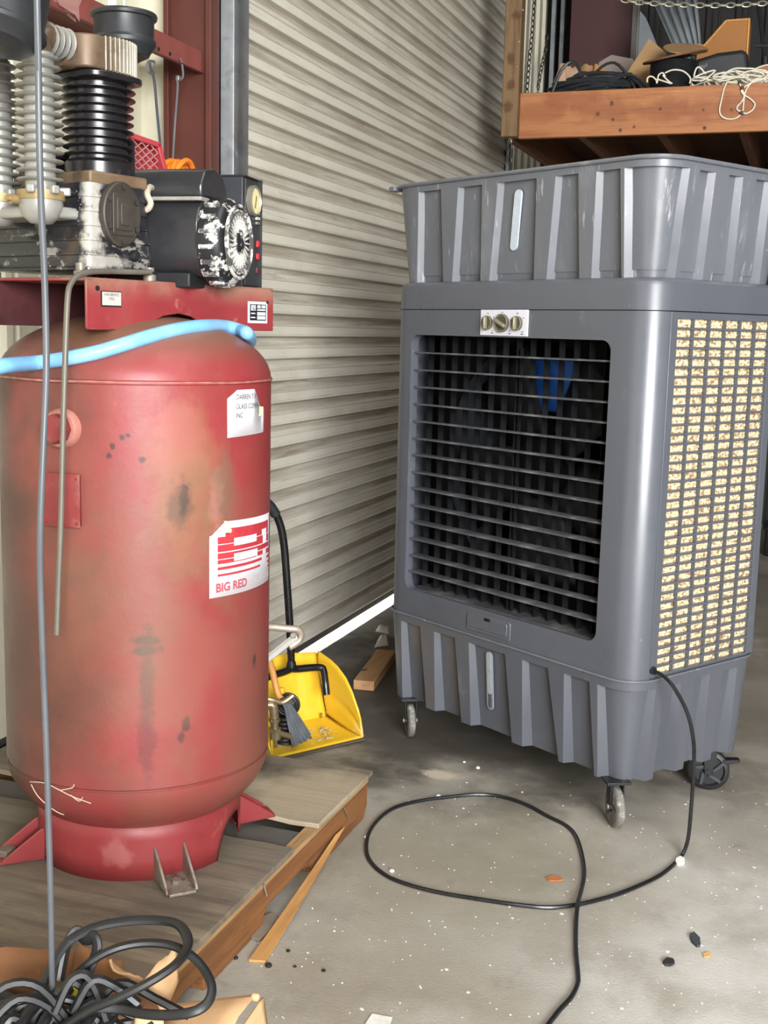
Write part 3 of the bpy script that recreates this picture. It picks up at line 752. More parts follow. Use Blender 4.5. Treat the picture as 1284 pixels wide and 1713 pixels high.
mb = MB(); c0 = V(dec(.15, .86, .004)); mb.tube([V(dec(.0, .80, .003)), V(dec(.08, .86, .010)), V(dec(.14, .92, .008)), V(dec(.17, 1., .003))], .004, 6)
mb.tube([V(dec(.10, .88, .008)), V(dec(.15, .9, .014)), V(dec(.19, .88, .010))], .006, 6)
k = part(mb, 'peeled_corner', mat('peel', '#e2cfc0', .6), lab); tag(k, 'curled peeling corner')
# the paper owner label above
pix = [(379, 667), (395, 653), (430, 653), (444, 685), (442, 725), (380, 731)]
def wrap_pt(p, r): a = math.atan2(p.y, p.x); return V(((RT_ + r) * math.cos(a), (RT_ + r) * math.sin(a), p.z))
a0, b0 = ang_z(379, 690); a1 = ang_z(436, 690)[0] + .05
ztp, zbt = ang_z(400, 652)[1], ang_z(400, 731)[1]
def lp(u, v, r=.0012): a = a0 + (a1 - a0) * u; return ((RT_ + r + .0006 * math.sin(9 * u + 6 * v)) * math.cos(a), (RT_ + r + .0006 * math.sin(9 * u + 6 * v)) * math.sin(a), zbt + (ztp - zbt) * v)
mb = MB(); us = [i / 20 for i in range(21)]
tv = lambda u: .82 + .18 * u / .2 if u < .2 else (1. if u < .66 else max(.55, 1. - .62 * (u - .66) / .3))
mb.v = [lp(u, .0 + .04 * u) for u in us] + [lp(u, tv(u)) for u in us]
mb.f = [(i, i + 1, 22 + i, 21 + i) for i in range(20)]
ol = part(mb, 'paper_label', M_dec, thick=.0006); tag(ol, 'torn white paper label with faint capital letters')
wa = (a1 - a0) * RT_
for body, v in (('DARREN T-Y', .80), ('GLASS COMPA', .60), ('INC', .41)):
    vs, fs = text_geo(body, .0155); mb = MB(); mb.v = [lp(.16 + p[0] / wa * .82, v + p[1] / (ztp - zbt), .0042) for p in vs if True]; mb.f = fs
    k = part(mb, 'label_text', M_ink, ol, smooth=0)
mb = MB(); mb.v = [lp(.78, .62, .004), lp(.90, .60, .006), lp(.88, .42, .004), lp(.76, .40, .003)]; mb.f = [(0, 1, 2, 3)]
k = part(mb, 'torn_flap', mat('peel_yellow', '#e6d6a8', .6), ol, smooth=0); tag(k, 'yellowed torn flap')
# a wisp of fibres caught on the lower weld
mb = MB()
for pix in (((50, 1308), (75, 1310), (100, 1322), (120, 1332), (152, 1344)), ((52, 1312), (62, 1330), (78, 1346), (95, 1358), (107, 1363)), ((100, 1322), (120, 1318), (124, 1312)), ((118, 1330), (132, 1340), (138, 1334))):
    mb.tube([tank_hit(x, y, .004) for x, y in pix], .0013, 5)
k = part(mb, 'dry_fibre', mat('fibre', '#b9a48d', .8)); tag(k, 'thin dry fibres caught on the weld')

# the channel-shaped platform on top
PX0, PX1, PY0, PY1, PZ = -.242, .325, -.12, .18, 1.44
M_plat = mat('platform_red', '#8c3336', .45, vary=.14, vscale=6, layers=[('#7f4a3e', 6., .52, .72, .5), ('#98806a', 4., .42, .68, .7, (1, 1, 1), 2, 1.385, 1.445), ('#d08b84', 14., .62, .74, .4)], bump=.04, space='Object')
plat = part(MB().span((PX0, PY0, PZ - .007), (PX1, PY1, PZ)), 'platform', M_plat, bevel=.003)
fl = [(PX0, PZ - .002), (PX1 - .012, PZ - .002), (PX1, PZ - .014), (PX1, 1.339), (.16, 1.339), (.10, 1.346), (.05, 1.368), (.015, 1.373), (-.03, 1.367), (-.07, 1.352), (-.095, 1.345), (-.125, 1.342), (-.14, 1.335), (PX0, 1.337)]
k = part(MB().prism(fl, .006, None, (0, PY0, 0)), 'front_flange', M_plat, plat, bevel=.0015)
fl2 = [(PX0 - .02, PZ - .002), (PX1, PZ - .002), (PX1, 1.339), (PX0 - .02, 1.339)]
k = part(MB().prism(fl2, .006, None, (0, PY1 - .006, 0)), 'rear_flange', mat('flange_shade', '#4a2123', .6, vary=.25, vscale=8, layers=[('#241212', 5., .48, .7, .7)]), plat, bevel=.0015)  # darker than the platform: shade inside the channel put into its red
k = part(MB().span((PX1 - .006, PY0 + .004, 1.339), (PX1, PY1, PZ - .004)), 'end_flange', M_plat, plat, bevel=.003)
k = part(MB().span((PX0, PY0 + .002, 1.335), (PX0 + .05, PY0 - .016, 1.339)), 'bent_lip', M_plat, plat, bevel=.001)
q = onY(163, 482, PY0 - .001); k = part(MB().lathe([(0, 0), (.0055, 0), (.0055, .0008), (0, .0008)], 12, q, rot=Matrix.Rotation(PI / 2, 3, 'X')), 'screw_hole', mat('hole2', '#0b0808', .9), plat)
q = onY(447, 506, PY0 - .001); k = part(MB().lathe([(0, 0), (.004, 0), (.004, .0008), (0, .0008)], 12, q, rot=Matrix.Rotation(PI / 2, 3, 'X')), 'screw_hole', bpy.data.materials['hole2'], plat)
M_black = mat('label_black', '#1c1d20', .5); M_silver = mat('label_silver', '#b9b5ad', .45, vary=.1, vscale=30)
def flange_plate(x0, z0, x1, z1, off, m, name, parent):
    return part(MB().span((x0, PY0 - off - .0006, z0), (x1, PY0 - off, z1)), name, m, parent)
def flange_text(body, size, x, z, m, off, parent, align='CENTER', sx=1.):
    vs, fs = text_geo(body, size, align); mb = MB(); mb.v = [(x + p[0] * sx, PY0 - off, z + p[1]) for p in vs]; mb.f = fs
    return part(mb, 'label_text', m, parent, smooth=0)
a = onY(168, 486, PY0); b = onY(203, 514, PY0)
sl = flange_plate(a.x, b.z, b.x, a.z, .0004, M_black, 'service_label', None); tag(sl, 'small silver service label on the platform edge')
k = flange_plate(a.x + .003, b.z + .003, b.x - .002, a.z - .002, .0012, M_silver, 'label_face', sl)
mx = (a.x + b.x) / 2; hz = a.z - b.z
for body, fz, sz in (('FOR SERVICE', .69, .0078), ('CALL', .44, .0078)): flange_text(body, sz, mx, b.z + hz * fz, mat('ink_d', '#4c4744', .6) if fz > .6 else bpy.data.materials['ink_d'], .0024, sl, sx=.88)
a = onY(414, 504, PY0); b = onY(446, 541, PY0); z1, z0 = a.z, b.z
sl = part(MB().span((a.x, PY0 - .001, z0), (b.x, PY0 - .0004, z1)), 'data_label', M_dec); tag(sl, 'white and black data label at the platform right end')
W_, H_ = b.x - a.x, z1 - z0
def fr(u0, v0, u1, v1, m, off, name): return part(MB().span((a.x + W_ * u0, PY0 - off - .0006, z0 + H_ * v0), (a.x + W_ * u1, PY0 - off, z0 + H_ * v1)), name, m, sl)
fr(.10, .12, .93, .88, M_black, .0012, 'label_field')
M_lg = mat('label_grey', '#c3c5cc', .5)
for r in ((.14, .58, .38, .84), (.46, .70, .63, .84), (.68, .70, .88, .84), (.46, .58, .88, .66), (.46, .36, .88, .52), (.46, .17, .88, .33), (.14, .42, .36, .48), (.14, .23, .36, .29)):
    fr(*r, M_lg, .0020, 'label_field')
for r in ((.20, .66, .32, .69), (.25, .61, .36, .63), (.20, .76, .32, .78)): fr(*r, M_black, .0028, 'label_mark')

# pump
M_crank = mat('crankcase', '#26262a', .32, metal=.2, vary=.3, vscale=12, rvary=.15, spots=[('#b9b5ac', (-.212, -.106, z), (26, 34, 34), .95) for z in (1.475, 1.505, 1.535, 1.565, 1.595, 1.62)] + [('#a8a49b', (-.17, -.11, 1.475), (14, 30, 60), .9)], layers=[('#9a968e', 12., .58, .63, .8, (1, 1, 1.6)), ('#b9b5ab', 30., .64, .67, .85), ('#5d4c3a', 5., .6, .75, .6)], spec=.6)
mb = MB(); CX0, CX1, CY0, CY1 = -.218, -.062, -.10, .205
lev = [1.455, 1.486, 1.515, 1.544, 1.573, 1.602, 1.632]
vs = []; rings = []
for i, z in enumerate(lev):
    g = .010 * (1 - i / 6)
    if i > 0: rings.append((z - .002, g + .001))
    if i < 6: rings.append((z + .0, g + (.004 if i else .010))); rings.append((z + .004, g + (.0035 if i else .010))); rings.append((z + .008, g + .001))
for z, g in rings:
    vs += [(p[0], p[1], z) for p in rrect(CX0 - g, CY0 - g, CX1 + g, CY1 + g, .014, 3)]
m = 16; mb.v = vs; nr = len(rings)
mb.f = [(j * m + i, j * m + (i + 1) % m, (j + 1) * m + (i + 1) % m, (j + 1) * m + i) for j in range(nr - 1) for i in range(m)] + [tuple(range(m))[::-1], tuple(range((nr - 1) * m, nr * m))]
crank = part(mb, 'crankcase', M_crank, smooth=35); tag(crank, 'ribbed black crankcase with silver worn patches')
k = part(MB().span((CX0 + .01, CY0 + .004, 1.628), (CX1 + .01, CY1 - .05, 1.655)), 'cylinder_base', mat('oily_brown', '#6a5742', .45, vary=.3, vscale=14, layers=[('#2a211a', 9., .5, .7, .7), ('#b3a48c', 16., .6, .7, .6)]), crank, bevel=.005)
M_cover = mat('crank_cover', '#3d3832', .5, metal=.2, vary=.25, vscale=14, layers=[('#7b6a52', 8., .52, .7, .6)])
c = onY(200, 359, CY0 - .012)
ov = [(c.x + .051 * math.cos(t) * (1 if abs(math.cos(t)) < .95 else 1), c.z + .066 * math.sin(t)) for t in [2 * PI * i / 36 for i in range(36)]]
cov = part(MB().prism(ov, .018, None, (0, CY0 - .022, 0)), 'crank_cover', M_cover, crank, bevel=.004, smooth=50)
for w_, h_, d_ in ((.058, .086, .004), (.042, .066, .0075), (.026, .046, .0105)):
    k = part(MB().prism([(c.x + p[0], c.z + p[1]) for p in rrect(-w_ / 2, -h_ / 2, w_ / 2, h_ / 2, .006, 3)], d_, None, (0, CY0 - .022 - d_, 0)), 'raised_panel', M_cover, crank, bevel=.0015)
for t in range(6):
    an = t * PI / 3 + .5; k = part(MB().lathe([(0, 0), (.006, 0), (.006, .005), (0, .005)], 6, (c.x + .042 * math.cos(an), CY0 - .022, c.z + .055 * math.sin(an)), rot=Matrix.Rotation(PI / 2, 3, 'X')), 'cover_bolt', M_cover, crank)
q = onY(222, 428, CY0 - .012); k = part(MB().lathe([(0, 0), (.012, 0), (.012, .010), (.008, .016), (0, .016)], 14, q, rot=Matrix.Rotation(PI / 2, 3, 'X')), 'oil_plug', M_black, crank)
for x, y in ((-.235, -.095), (-.235, .19), (-.06, -.108)):
    k = part(MB().lathe([(0, 1.44), (.014, 1.44), (.014, 1.452), (.010, 1.454), (.010, 1.468), (0, 1.468)], 10, (x, y, 0)), 'mounting_bolt', M_bare, crank)
# main finned cylinder: every fin its own piece
BCX, BCY = -.104, 0.
M_cylb = mat('cylinder_black', '#2a282a', .3, metal=.35, vary=.25, vscale=12, layers=[('#5a5450', 10., .58, .72, .6)], spec=.7)
cylm = part(MB().lathe([(0, 1.65), (.071, 1.65), (.071, 1.682), (.061, 1.69), (.061, 1.857), (0, 1.857)], 36, (BCX, BCY, 0)), 'cylinder', M_cylb)
fin0 = None
for i in range(10):
    z = 1.700 + i * .0165; s = 1.0 + .05 * (i >= 7) + .012 * i / 9
    if fin0 is None: fin0 = MB().lathe([(.058, -.004), (.072, -.0022), (.0745, -.0006), (.0745, .0008), (.072, .0018), (.058, .003)], 40).build('cooling_fin', M_cylb, cylm); f = fin0
    else: f = inst(fin0, cylm)
    f.location = (BCX, BCY, z); f.scale = (s, s, 1)
k = part(MB().prism([(BCX + p[0], BCY + p[1]) for p in rrect(-.077, -.077, .077, .077, .04, 4)], .012, (V((1, 0, 0)), V((0, 1, 0)), V((0, 0, 1))), (0, 0, 1.848)), 'gasket_plate', M_cylb, cylm, bevel=.002)
M_head = mat('head_brown', '#6b5846', .5, metal=.3, vary=.3, vscale=12, layers=[('#c9c0b0', 11., .60, .68, .5), ('#33261d', 7., .52, .7, .7)])
head = part(MB().prism([(BCX + p[0], BCY + p[1]) for p in rrect(-.095, -.07, .068, .08, .04, 5)], .066, (V((1, 0, 0)), V((0, 1, 0)), V((0, 0, 1))), (0, 0, 1.862)), 'cylinder_head', M_head, bevel=.004); tag(head, 'brown oily head with vertical fins')
M_hfin = mat('head_fin', '#b7ae9c', .45, metal=.35, vary=.25, vscale=14, layers=[('#6a5b49', 9., .5, .68, .7)])
for i in range(20):
    an = math.radians(-118 + i * 7.2); d = V((math.cos(an), math.sin(an), 0)); rot = Matrix.Rotation(an, 3, 'Z')
    rr = .096 if -80 < math.degrees(an) < -10 else .1
    k = part(MB().box((BCX + d.x * .070, BCY + d.y * .070, 1.895), (.026, .0038, .068), rot), 'head_fin', M_hfin, head, bevel=.0015)
q = onX(115, 98, -.2); k = part(MB().lathe([(.008, .0), (.02, 0), (.02, .03), (.008, .03), (.008, .0)], 18, (q.x + .006, q.y, q.z), rot=Matrix.Rotation(-PI / 2, 3, 'Y')), 'inlet_boss', M_head, head)
# two silver finned intercooler columns
M_alu = mat('cast_aluminium', '#a6a59f', .45, metal=.45, vary=.15, vscale=14, layers=[('#6f6a60', 10., .55, .72, .5)])
icx = -.29; q1 = onX(66, 200, icx).y; q2 = onX(-6, 200, icx).y
fin1 = None
for n_, yy in enumerate((q1, q2)):
    col = part(MB().lathe([(0, 1.605), (.03, 1.605), (.03, 1.868), (.02, 1.875), (0, 1.875)], 20, (icx, yy, 0)), 'intercooler_column', M_alu); tag(col, 'silver finned intercooler column' if n_ == 0 else None)
    for i in range(14):
        z = 1.628 + i * .0178
        if fin1 is None: fin1 = MB().lathe([(.028, -.0036), (.044, -.0026), (.0472, 0), (.044, .0022), (.028, .003)], 28).build('cooling_fin', M_alu, col); f = fin1
        else: f = inst(fin1, col)
        f.location = (icx, yy, z); s = 1 if i < 11 else 1 - .035 * (i - 10); f.scale = (s, s, 1)
    k = part(MB().lathe([(0, 1.588), (.046, 1.588), (.047, 1.594), (.047, 1.606), (0, 1.606)], 28, (icx, yy, 0)), 'column_flange', mat('brass_dull', '#a08a63', .5, metal=.4, vary=.2, vscale=14) if n_ == 0 else bpy.data.materials['brass_dull'], col)
    k = part(MB().lathe([(0, 1.540), (.022, 1.543), (.036, 1.556), (.043, 1.575), (.043, 1.588), (0, 1.588)], 22, (icx, yy, 0)), 'lower_bowl', M_alu, col)
    for t in range(3):
        an = -2.6 + t * .9; k = part(MB().box((icx + .047 * math.cos(an), yy + .047 * math.sin(an), 1.606), (.022, .016, .016), Matrix.Rotation(an, 3, 'Z')), 'lug', M_alu, col, bevel=.003)
man = part(MB().span((icx - .022, q1 - .03, 1.555), (icx + .08, q2 + .05, 1.578)), 'manifold', M_alu, bevel=.006)
q = onX(26, 333, icx - .045); k = part(MB().cyl(q + V((.03, 0, 0)), q + V((-.012, 0, 0)), .010, 12).cyl(q + V((-.012, 0, 0)), q + V((-.022, 0, 0)), .006, 10), 'drain_fitting', bpy.data.materials['brass_dull'], man)
# cross pipes on top of the columns
mb = MB()
for yy in (q1, q2): mb.tube([(icx, yy, 1.865), (icx, yy, 1.89), (icx + .03, yy + .005, 1.905), (BCX - .05, BCY + (yy - q1) * .5, 1.905)], .026, 12)
cross = part(mb, 'manifold_pipe', M_head)
for t in range(4):
    x = icx + .03 + t * .014; k = part(MB().lathe([(.02, -.003), (.029, -.002), (.031, 0), (.029, .002), (.02, .003)], 20, (x, q1 + .003, 1.900), axis='x'), 'cooling_fin', M_alu, cross)
# intake filter canisters
M_filt = mat('filter_black', '#2e3032', .4, metal=.2, vary=.15, vscale=8, layers=[('#6b6a66', 8., .6, .75, .4)])
def canister(c, r, h, name, label, tilt=0.):
    p = [(0, 0), (r * .45, 0), (r * .8, .012), (r * .86, .02), (r * 1.0, .03), (r * 1.04, .034), (r * 1.04, .042), (r * .985, .046), (r * .97, .05), (r * .97, h - .012), (r * 1.06, h - .010), (r * 1.08, h - .004), (r * 1.05, h), (r * .9, h + .002), (0, h + .004)]
    o = part(MB().lathe(p, 40, c, rot=Matrix.Rotation(tilt, 3, 'Y')), name, M_filt, smooth=30); tag(o, label); return o
q = onY(208, 103, .05); ca = canister((q.x, q.y, q.z), .0675, .100, 'intake_filter', 'round black intake filter canister')
k = part(MB().cyl((q.x, q.y, q.z + .004), (BCX + .04, BCY + .03, 1.925), .018, 14), 'filter_neck', M_filt, ca)
q = cfar(8, 78, 2.30); cb = canister((q.x - .03, q.y, q.z - .01), .088, .2, 'intake_filter', 'large black canister at the left of the pump', .22)
k = part(MB().cyl((q.x - .03, q.y, q.z), (icx + .02, q2 - .02, 1.9), .018, 12), 'filter_neck', M_filt, cb)

# belt guard with expanded mesh
GY = .12
M_guard = mat('guard_red', '#a53a40', .5, vary=.15, vscale=8)
a, b, c = onY(206, 222, GY), onY(266, 243, GY), onY(277, 300, GY); x0, z0 = -.02, 1.445
gd = part(MB().prism([(x0, a.z + .004), (a.x, a.z + .004), (b.x, b.z), (c.x + .006, c.z), (c.x + .02, z0), (x0, z0)], .006, None, (0, GY + .028, 0)), 'belt_guard', M_guard); tag(gd, 'red belt guard with expanded metal front')
rail = MB()
fr_ = [(x0, a.z), (a.x, a.z), (b.x, b.z), (c.x + .006, c.z), (c.x + .02, z0), (x0, z0)]
for i in range(len(fr_)):
    p, q = fr_[i], fr_[(i + 1) % len(fr_)]; d = V((q[0] - p[0], 0, q[1] - p[1])); L_ = d.length
    an = math.atan2(d.z, d.x); rail.box(((p[0] + q[0]) / 2, GY + .014, (p[1] + q[1]) / 2), (L_ + .012, .034, .013), Matrix.Rotation(-an, 3, 'Y'))
k = part(rail, 'guard_frame', M_guard, gd, bevel=.002)
mm = MB(); dx, dz = .0125, .018; xa, za = x0, z0
def inside(x, z): return x < b.x - .004 + (c.x - b.x) * max(0, (b.z - z)) / max(.01, (b.z - c.z)) * .6 and z < a.z - max(0, x - a.x) / (b.x - a.x) * (a.z - b.z) and z < a.z
for i in range(0, 22):
    for j in range(0, 24):
        x, z = xa + i * dx, za + j * dz + (dz / 2 if i % 2 else 0)
        for zz in (dz / 2, -dz / 2):
            if inside(x + dx, max(z, z + zz)):
                d = V((dx, 0, zz)); mm.box((x + dx / 2, GY + .002, z + zz / 2), (d.length, .0022, .0024), Matrix.Rotation(-math.atan2(zz, dx), 3, 'Y'))
k = part(mm, 'expanded_mesh', mat('mesh_pale', '#b98a85', .5, metal=.3), gd, smooth=0); tag(k, kind='stuff')
k = part(MB().lathe([(0, 0), (.02, 0), (.02, .02), (.10, .02), (.105, .0), (.115, 0), (.115, .03), (.10, .034), (0, .034)], 36, (-.09, .135, 1.60), rot=Matrix.Rotation(-PI / 2, 3, 'X')), 'flywheel', M_crank, gd)
q = onY(217, 262, -.02); k = part(MB().span((q.x - .012, q.y - .006, 1.66), (q.x + .010, q.y + .02, q.z + .032)), 'guard_bracket', M_black, gd, bevel=.002)

# motor
M_mot = mat('motor_black', '#2b2b2e', .33, vary=.25, vscale=6, layers=[('#6d6458', 5., .60, .74, .55), ('#8d8a82', 30., .69, .72, .6)], spec=.6, coat=.1)
M_worn = mat('worn_casting', '#242427', .4, metal=.2, vary=.2, vscale=12, layers=[('#e3dfd8', 24., .52, .57, .92)], spec=.6)
mo = part(MB().prism([(p[0], p[1]) for p in rrect(-.084, -.078, .084, .088, .055, 5)], .225, None, (0, -.095, 0)), 'motor_body', M_mot, bevel=.004, smooth=50)
mc = (onY(390, 405, -.195) + V((-.006, .0, 0)))
mo.location = (mc.x - .045, mc.y + .135, mc.z - CB); mo.rotation_euler = (0, 0, math.radians(22))
def mpart(mb, name, m, **kw): return mb.build(name, m, mo, **kw)
k = mpart(MB().prism([(-.07, .088), (-.062, .088), (.062, .088), (.072, .092), (.072, .118), (.05, .148), (.0, .158), (-.05, .148), (-.072, .118)], .205, None, (0, -.1, 0)), 'capacitor_cover', M_mot, bevel=.012, seg=3, smooth=50)
k = mpart(MB().span((-.078, -.1, .082), (.078, .11, .09)), 'cover_seam', mat('seam_worn', '#8f8b83', .5, vary=.3, vscale=30), bevel=.002)
k = mpart(MB().span((-.07, -.07, -.102), (.07, .1, -.07)), 'motor_base', M_black, bevel=.004)
R_ = .094
bell = mpart(MB().lathe([(.0, .0), (.06, .0), (.08, -.004), (R_ - .004, -.012), (R_, -.022), (R_, -.06), (0, -.06)], 40, (0, -.155, 0), rot=Matrix.Rotation(PI / 2, 3, 'X')), 'end_bell', M_worn, smooth=40); tag(bell, 'worn black and white vented end bell')
for t in range(11):
    an = math.radians(150 + t * 20 - 20); rot = Matrix.Rotation(-an, 3, 'Y')
    c = V((math.cos(an) * R_, -.118, math.sin(an) * R_)); k = mpart(MB().box(c, (.010, .034, .010), rot), 'vent_rib', mat('worn_pale', '#cfcbc4', .45, vary=.3, vscale=30, layers=[('#2b2b2d', 40., .44, .54, .9)]) if t == 0 else bpy.data.materials['worn_pale'], bevel=.001)
WP = bpy.data.materials['worn_pale']
for rr, rw in ((.078, .005), (.068, .003), (.026, .004)):
    k = mpart(MB().tube([(rr * math.cos(a), -.157, rr * math.sin(a)) for a in [2 * PI * i / 36 for i in range(36)]], rw * .8, 6, 1, closed=True), 'guard_ring', WP)
sp0 = None
for t in range(26):
    an = 2 * PI * t / 26
    if sp0 is None: sp0 = mpart(MB().span((.028, -.160, -.0017), (.067, -.154, .0017)), 'guard_spoke', WP); k = sp0
    else: k = inst(sp0, mo)
    k.rotation_euler = (0, an, 0)
k = mpart(MB().lathe([(0, .008), (.016, .008), (.022, .004), (.024, -.004), (0, -.004)], 22, (0, -.157, 0), rot=Matrix.Rotation(PI / 2, 3, 'X')), 'hub_cap', M_worn)
mb = MB()
pl = [onY(257, 318, -.06), onY(250, 313, -.08), onY(246, 325, -.10), onY(252, 340, -.11), onY(245, 351, -.10), onY(231, 345, -.08), onY(222, 338, -.04)]
k = part(MB().tube(pl, .0068, 8), 'cable_conduit', mat('conduit', '#b7aa98', .55, vary=.1), None); tag(k, 'pale curved cable conduit by the motor')

# control box with gauge and buttons
cbx = part(MB().span((-.06, 0, 0), (.062, .17, .255)), 'control_box', mat('control_black', '#34353a', .45, vary=.18, vscale=8, layers=[('#6e6a63', 5., .58, .75, .5)]), bevel=.003); tag(cbx, 'black control box with a gauge')
q = onY(443, 478, -.045); qq = cl(AX)
cbx.location = (q.x - .068, -.062, PZ + .001 - CB); cbx.rotation_euler = (0, 0, math.radians(22))
ht = .255
def bpart(mb, name, m, **kw): return mb.build(name, m, cbx, **kw)
k = bpart(MB().span((-.056, -.006, .004), (.058, .0, ht - .004)), 'face_plate', mat('face_grey', '#3c3d40', .4, metal=.3), bevel=.002)
k = bpart(MB().span((.034, -.012, .0), (.0405, .0, ht + .002)), 'panel_edge', M_black, bevel=.001)
k = bpart(MB().span((-.062, -.004, ht - .002), (.064, .172, ht + .003)), 'lid', M_black, bevel=.001)
g = bpart(MB().lathe([(0, 0), (.036, 0), (.036, .012), (.032, .015), (.030, .010), (0, .010)], 32, (-.016, -.004, ht - .052), rot=Matrix.Rotation(PI / 2, 3, 'X')), 'gauge_bezel', mat('bezel', '#a59f8f', .35, metal=.6)); tag(g, 'round gauge with a metal bezel')
k = bpart(MB().lathe([(0, .0), (.0295, 0), (.0295, .0006), (0, .0006)], 28, (-.016, -.0145, ht - .052), rot=Matrix.Rotation(PI / 2, 3, 'X')), 'gauge_dial', mat('dial', '#d9cf9a', .5, vary=.1, vscale=40))
k = bpart(MB().box((-.014, -.0156, ht - .055), (.003, .0008, .03), Matrix.Rotation(.3, 3, 'Y')), 'gauge_needle', M_black)
M_rb = mat('button_red', '#d2303c', .35)
for zz in (.105, .075):
    k = bpart(MB().span((.010, -.012, zz - .008), (.026, -.006, zz + .008)), 'push_button', M_rb, bevel=.003); tag(k, 'red push button')
k = bpart(MB().span((.012, -.010, .035), (.026, -.006, .05)), 'indicator', mat('button_dark', '#5b262b', .4), bevel=.001); tag(k, 'dark red indicator')
for i in range(3): k = bpart(MB().span((.006, -.012, .150 + i * .011), (.026, -.006, .157 + i * .011)), 'vent_slot', WP if i == 1 else M_bare, bevel=.001)

# drain tube hooked over the platform and hanging in front of the tank
pl = [onY(252, 455, -.130), onY(225, 455, -.128), onY(180, 454, -.130)] + [cfar(px, py, d) for px, py, d in ((150, 455, 2.46), (132, 460, 2.435), (119, 474, 2.415), (113, 500, 2.40), (109, 600, 2.385), (105, 740, 2.375), (102, 870, 2.37), (98, 980, 2.37), (95, 1062, 2.37))]
k = part(MB().tube(pl, .0058, 10, 5), 'drain_tube', mat('tube_grey', '#6e695f', .5, metal=.3, vary=.15, vscale=20)); tag(k, 'thin bent grey tube hanging in front of the tank')

# blue hose draped over the shoulder of the tank
hp = [far(-60, 628, 2.42), far(0, 613, 2.40)] + [AX + LX * p.x + LY * p.y + V((0, 0, p.z)) for p in [tank_hit(px, py, .014) for px, py in ((60, 607), (110, 600), (160, 590), (205, 577), (250, 563), (300, 551), (340, 546), (375, 546), (400, 552))]]
for px, py, d in ((413, 558, 2.69), (418, 570, 2.80), (410, 582, 2.92), (395, 600, 3.02)): hp.append(far(px, py, d))
mh = NT('hose_blue'); oc = mh.n('ShaderNodeTexCoord').outputs['Object']
nz = mh.noise(oc, 12, 5); mh.link(mh.mix(mh.ramp(nz, .35, .7), lin('#79b3e0'), lin('#8fc4ec')), mh.b.inputs['Base Color']); mh.b.inputs['Roughness'].default_value = .4
pts = catmull(hp, 26)
o = MB().tube(pts, .0148, 14, 1, rf=lambda i, m: 1 + (.045 if i % 2 else -.02) * (1 if i < m * .62 else .35)).build('blue_hose', mh.m, smooth=60); tag(o, 'light blue ribbed hose draped over the red tank shoulder', 'hose')

# ------------------------------------------------------------------ the grey evaporative cooler
CO = V((-.407, 3.148, 0)); CR = -math.atan2(.52919905, .84849771)
cool = empty('evaporative_cooler', CO, CR, 'large grey plastic evaporative cooler on castors beside the roll-up door', 'cooler')
KX = V((math.cos(CR), math.sin(CR), 0)); KY = V((-math.sin(CR), math.cos(CR), 0))
def kl(p): d = p - CO; return V((d.dot(KX), d.dot(KY), p.z))
def kY(px, py, v): d = ray(px, py); t = (v - (CAM - CO).dot(KY)) / d.dot(KY); return kl(CAM + d * t)
def kX(px, py, v): d = ray(px, py); t = (v - (CAM - CO).dot(KX)) / d.dot(KX); return kl(CAM + d * t)
M_gr = mat('cooler_grey', '#55585f', .33, spec=.75,  vary=.06, vscale=3, bump=.03, bscale=220, layers=[('#8b8e95', 9., .62, .75, .35, (1, 1, .5)), ('#c3c6cc', 34., .70, .735, .6)])
M_tub = mat('cooler_tub', '#64676d', .36, spec=.65,  vary=.08, vscale=4, bump=.03, bscale=220, layers=[('#8e9197', 4., .54, .74, .5, (1.5, 1.5, .4)), ('#b3b6bb', 20., .60, .70, .6, (2.4, 2.4, .25)), ('#d8dade', 40., .71, .74, .7)])  # paler than the lower tub: overhead light put into its base, plus whitish scuffs
M_dust = mat('dusty_slat', '#4b4c50', .55, vary=.15, vscale=5, layers=[('#8d8a85', 7., .45, .68, .65), ('#b9b6ae', 26., .62, .7, .6)])
M_dark = mat('cooler_dark', '#141517', .7, vary=.12, vscale=6, spec=.2)
def kp(mb, name, m, parent=None, **kw): return mb.build(name, m, parent or cool, **kw)
XL, XR, YF, YB = -.98, .078, -.05, .525

# body shell
def ring(g, z, r): return [(p[0], p[1], z) for p in rrect(XL + g, YF + g, XR - g, YB - g, r, 8)]
mb = MB(); lv = [(.0, .430), (.0, 1.478), (.003, 1.488), (.012, 1.496), (.03, 1.499)]
for g, z in lv: mb.v += ring(g, z, .078 - g * .6)
m = 36; nr = len(lv)
mb.f = [(j * m + i, j * m + (i + 1) % m, (j + 1) * m + (i + 1) % m, (j + 1) * m + i) for j in range(nr - 1) for i in range(m)] + [tuple(range(m))[::-1], tuple(range((nr - 1) * m, nr * m))]
body = kp(mb, 'body_shell', M_gr, smooth=50)
GX0, GX1, GZ0, GZ1 = -.874, -.056, .518, 1.335
SY0, SY1, SZ0, SZ1 = .05, .462, .440, 1.395
c1 = MB().prism(rrect(GX0, GZ0, GX1, GZ1, .03, 5), .4, None, (0, -.2, 0)).build('c', None, cool)
c2 = MB().span((.02, SY0, SZ0), (.2, SY1, SZ1)).build('c', None, cool)
c3 = MB().span((XL + .03, YF + .03, .445), (XR - .03, YB - .03, 1.47)).build('c', None, cool)
c4 = MB().span((XR - .006, SY0 - .03, SZ0 - .02), (.2, YB + .1, 1.415)).build('c', None, cool)
bpy.context.view_layer.update()
boolean(body, [c3, c1, c2, c4])
body.data.polygons.foreach_set('use_smooth', [True] * len(body.data.polygons)); body.data.set_sharp_from_angle(angle=math.radians(30))
k = body.modifiers.new('bevel', 'BEVEL'); k.width = .004; k.segments = 2; k.limit_method = 'ANGLE'; k.angle_limit = math.radians(50)
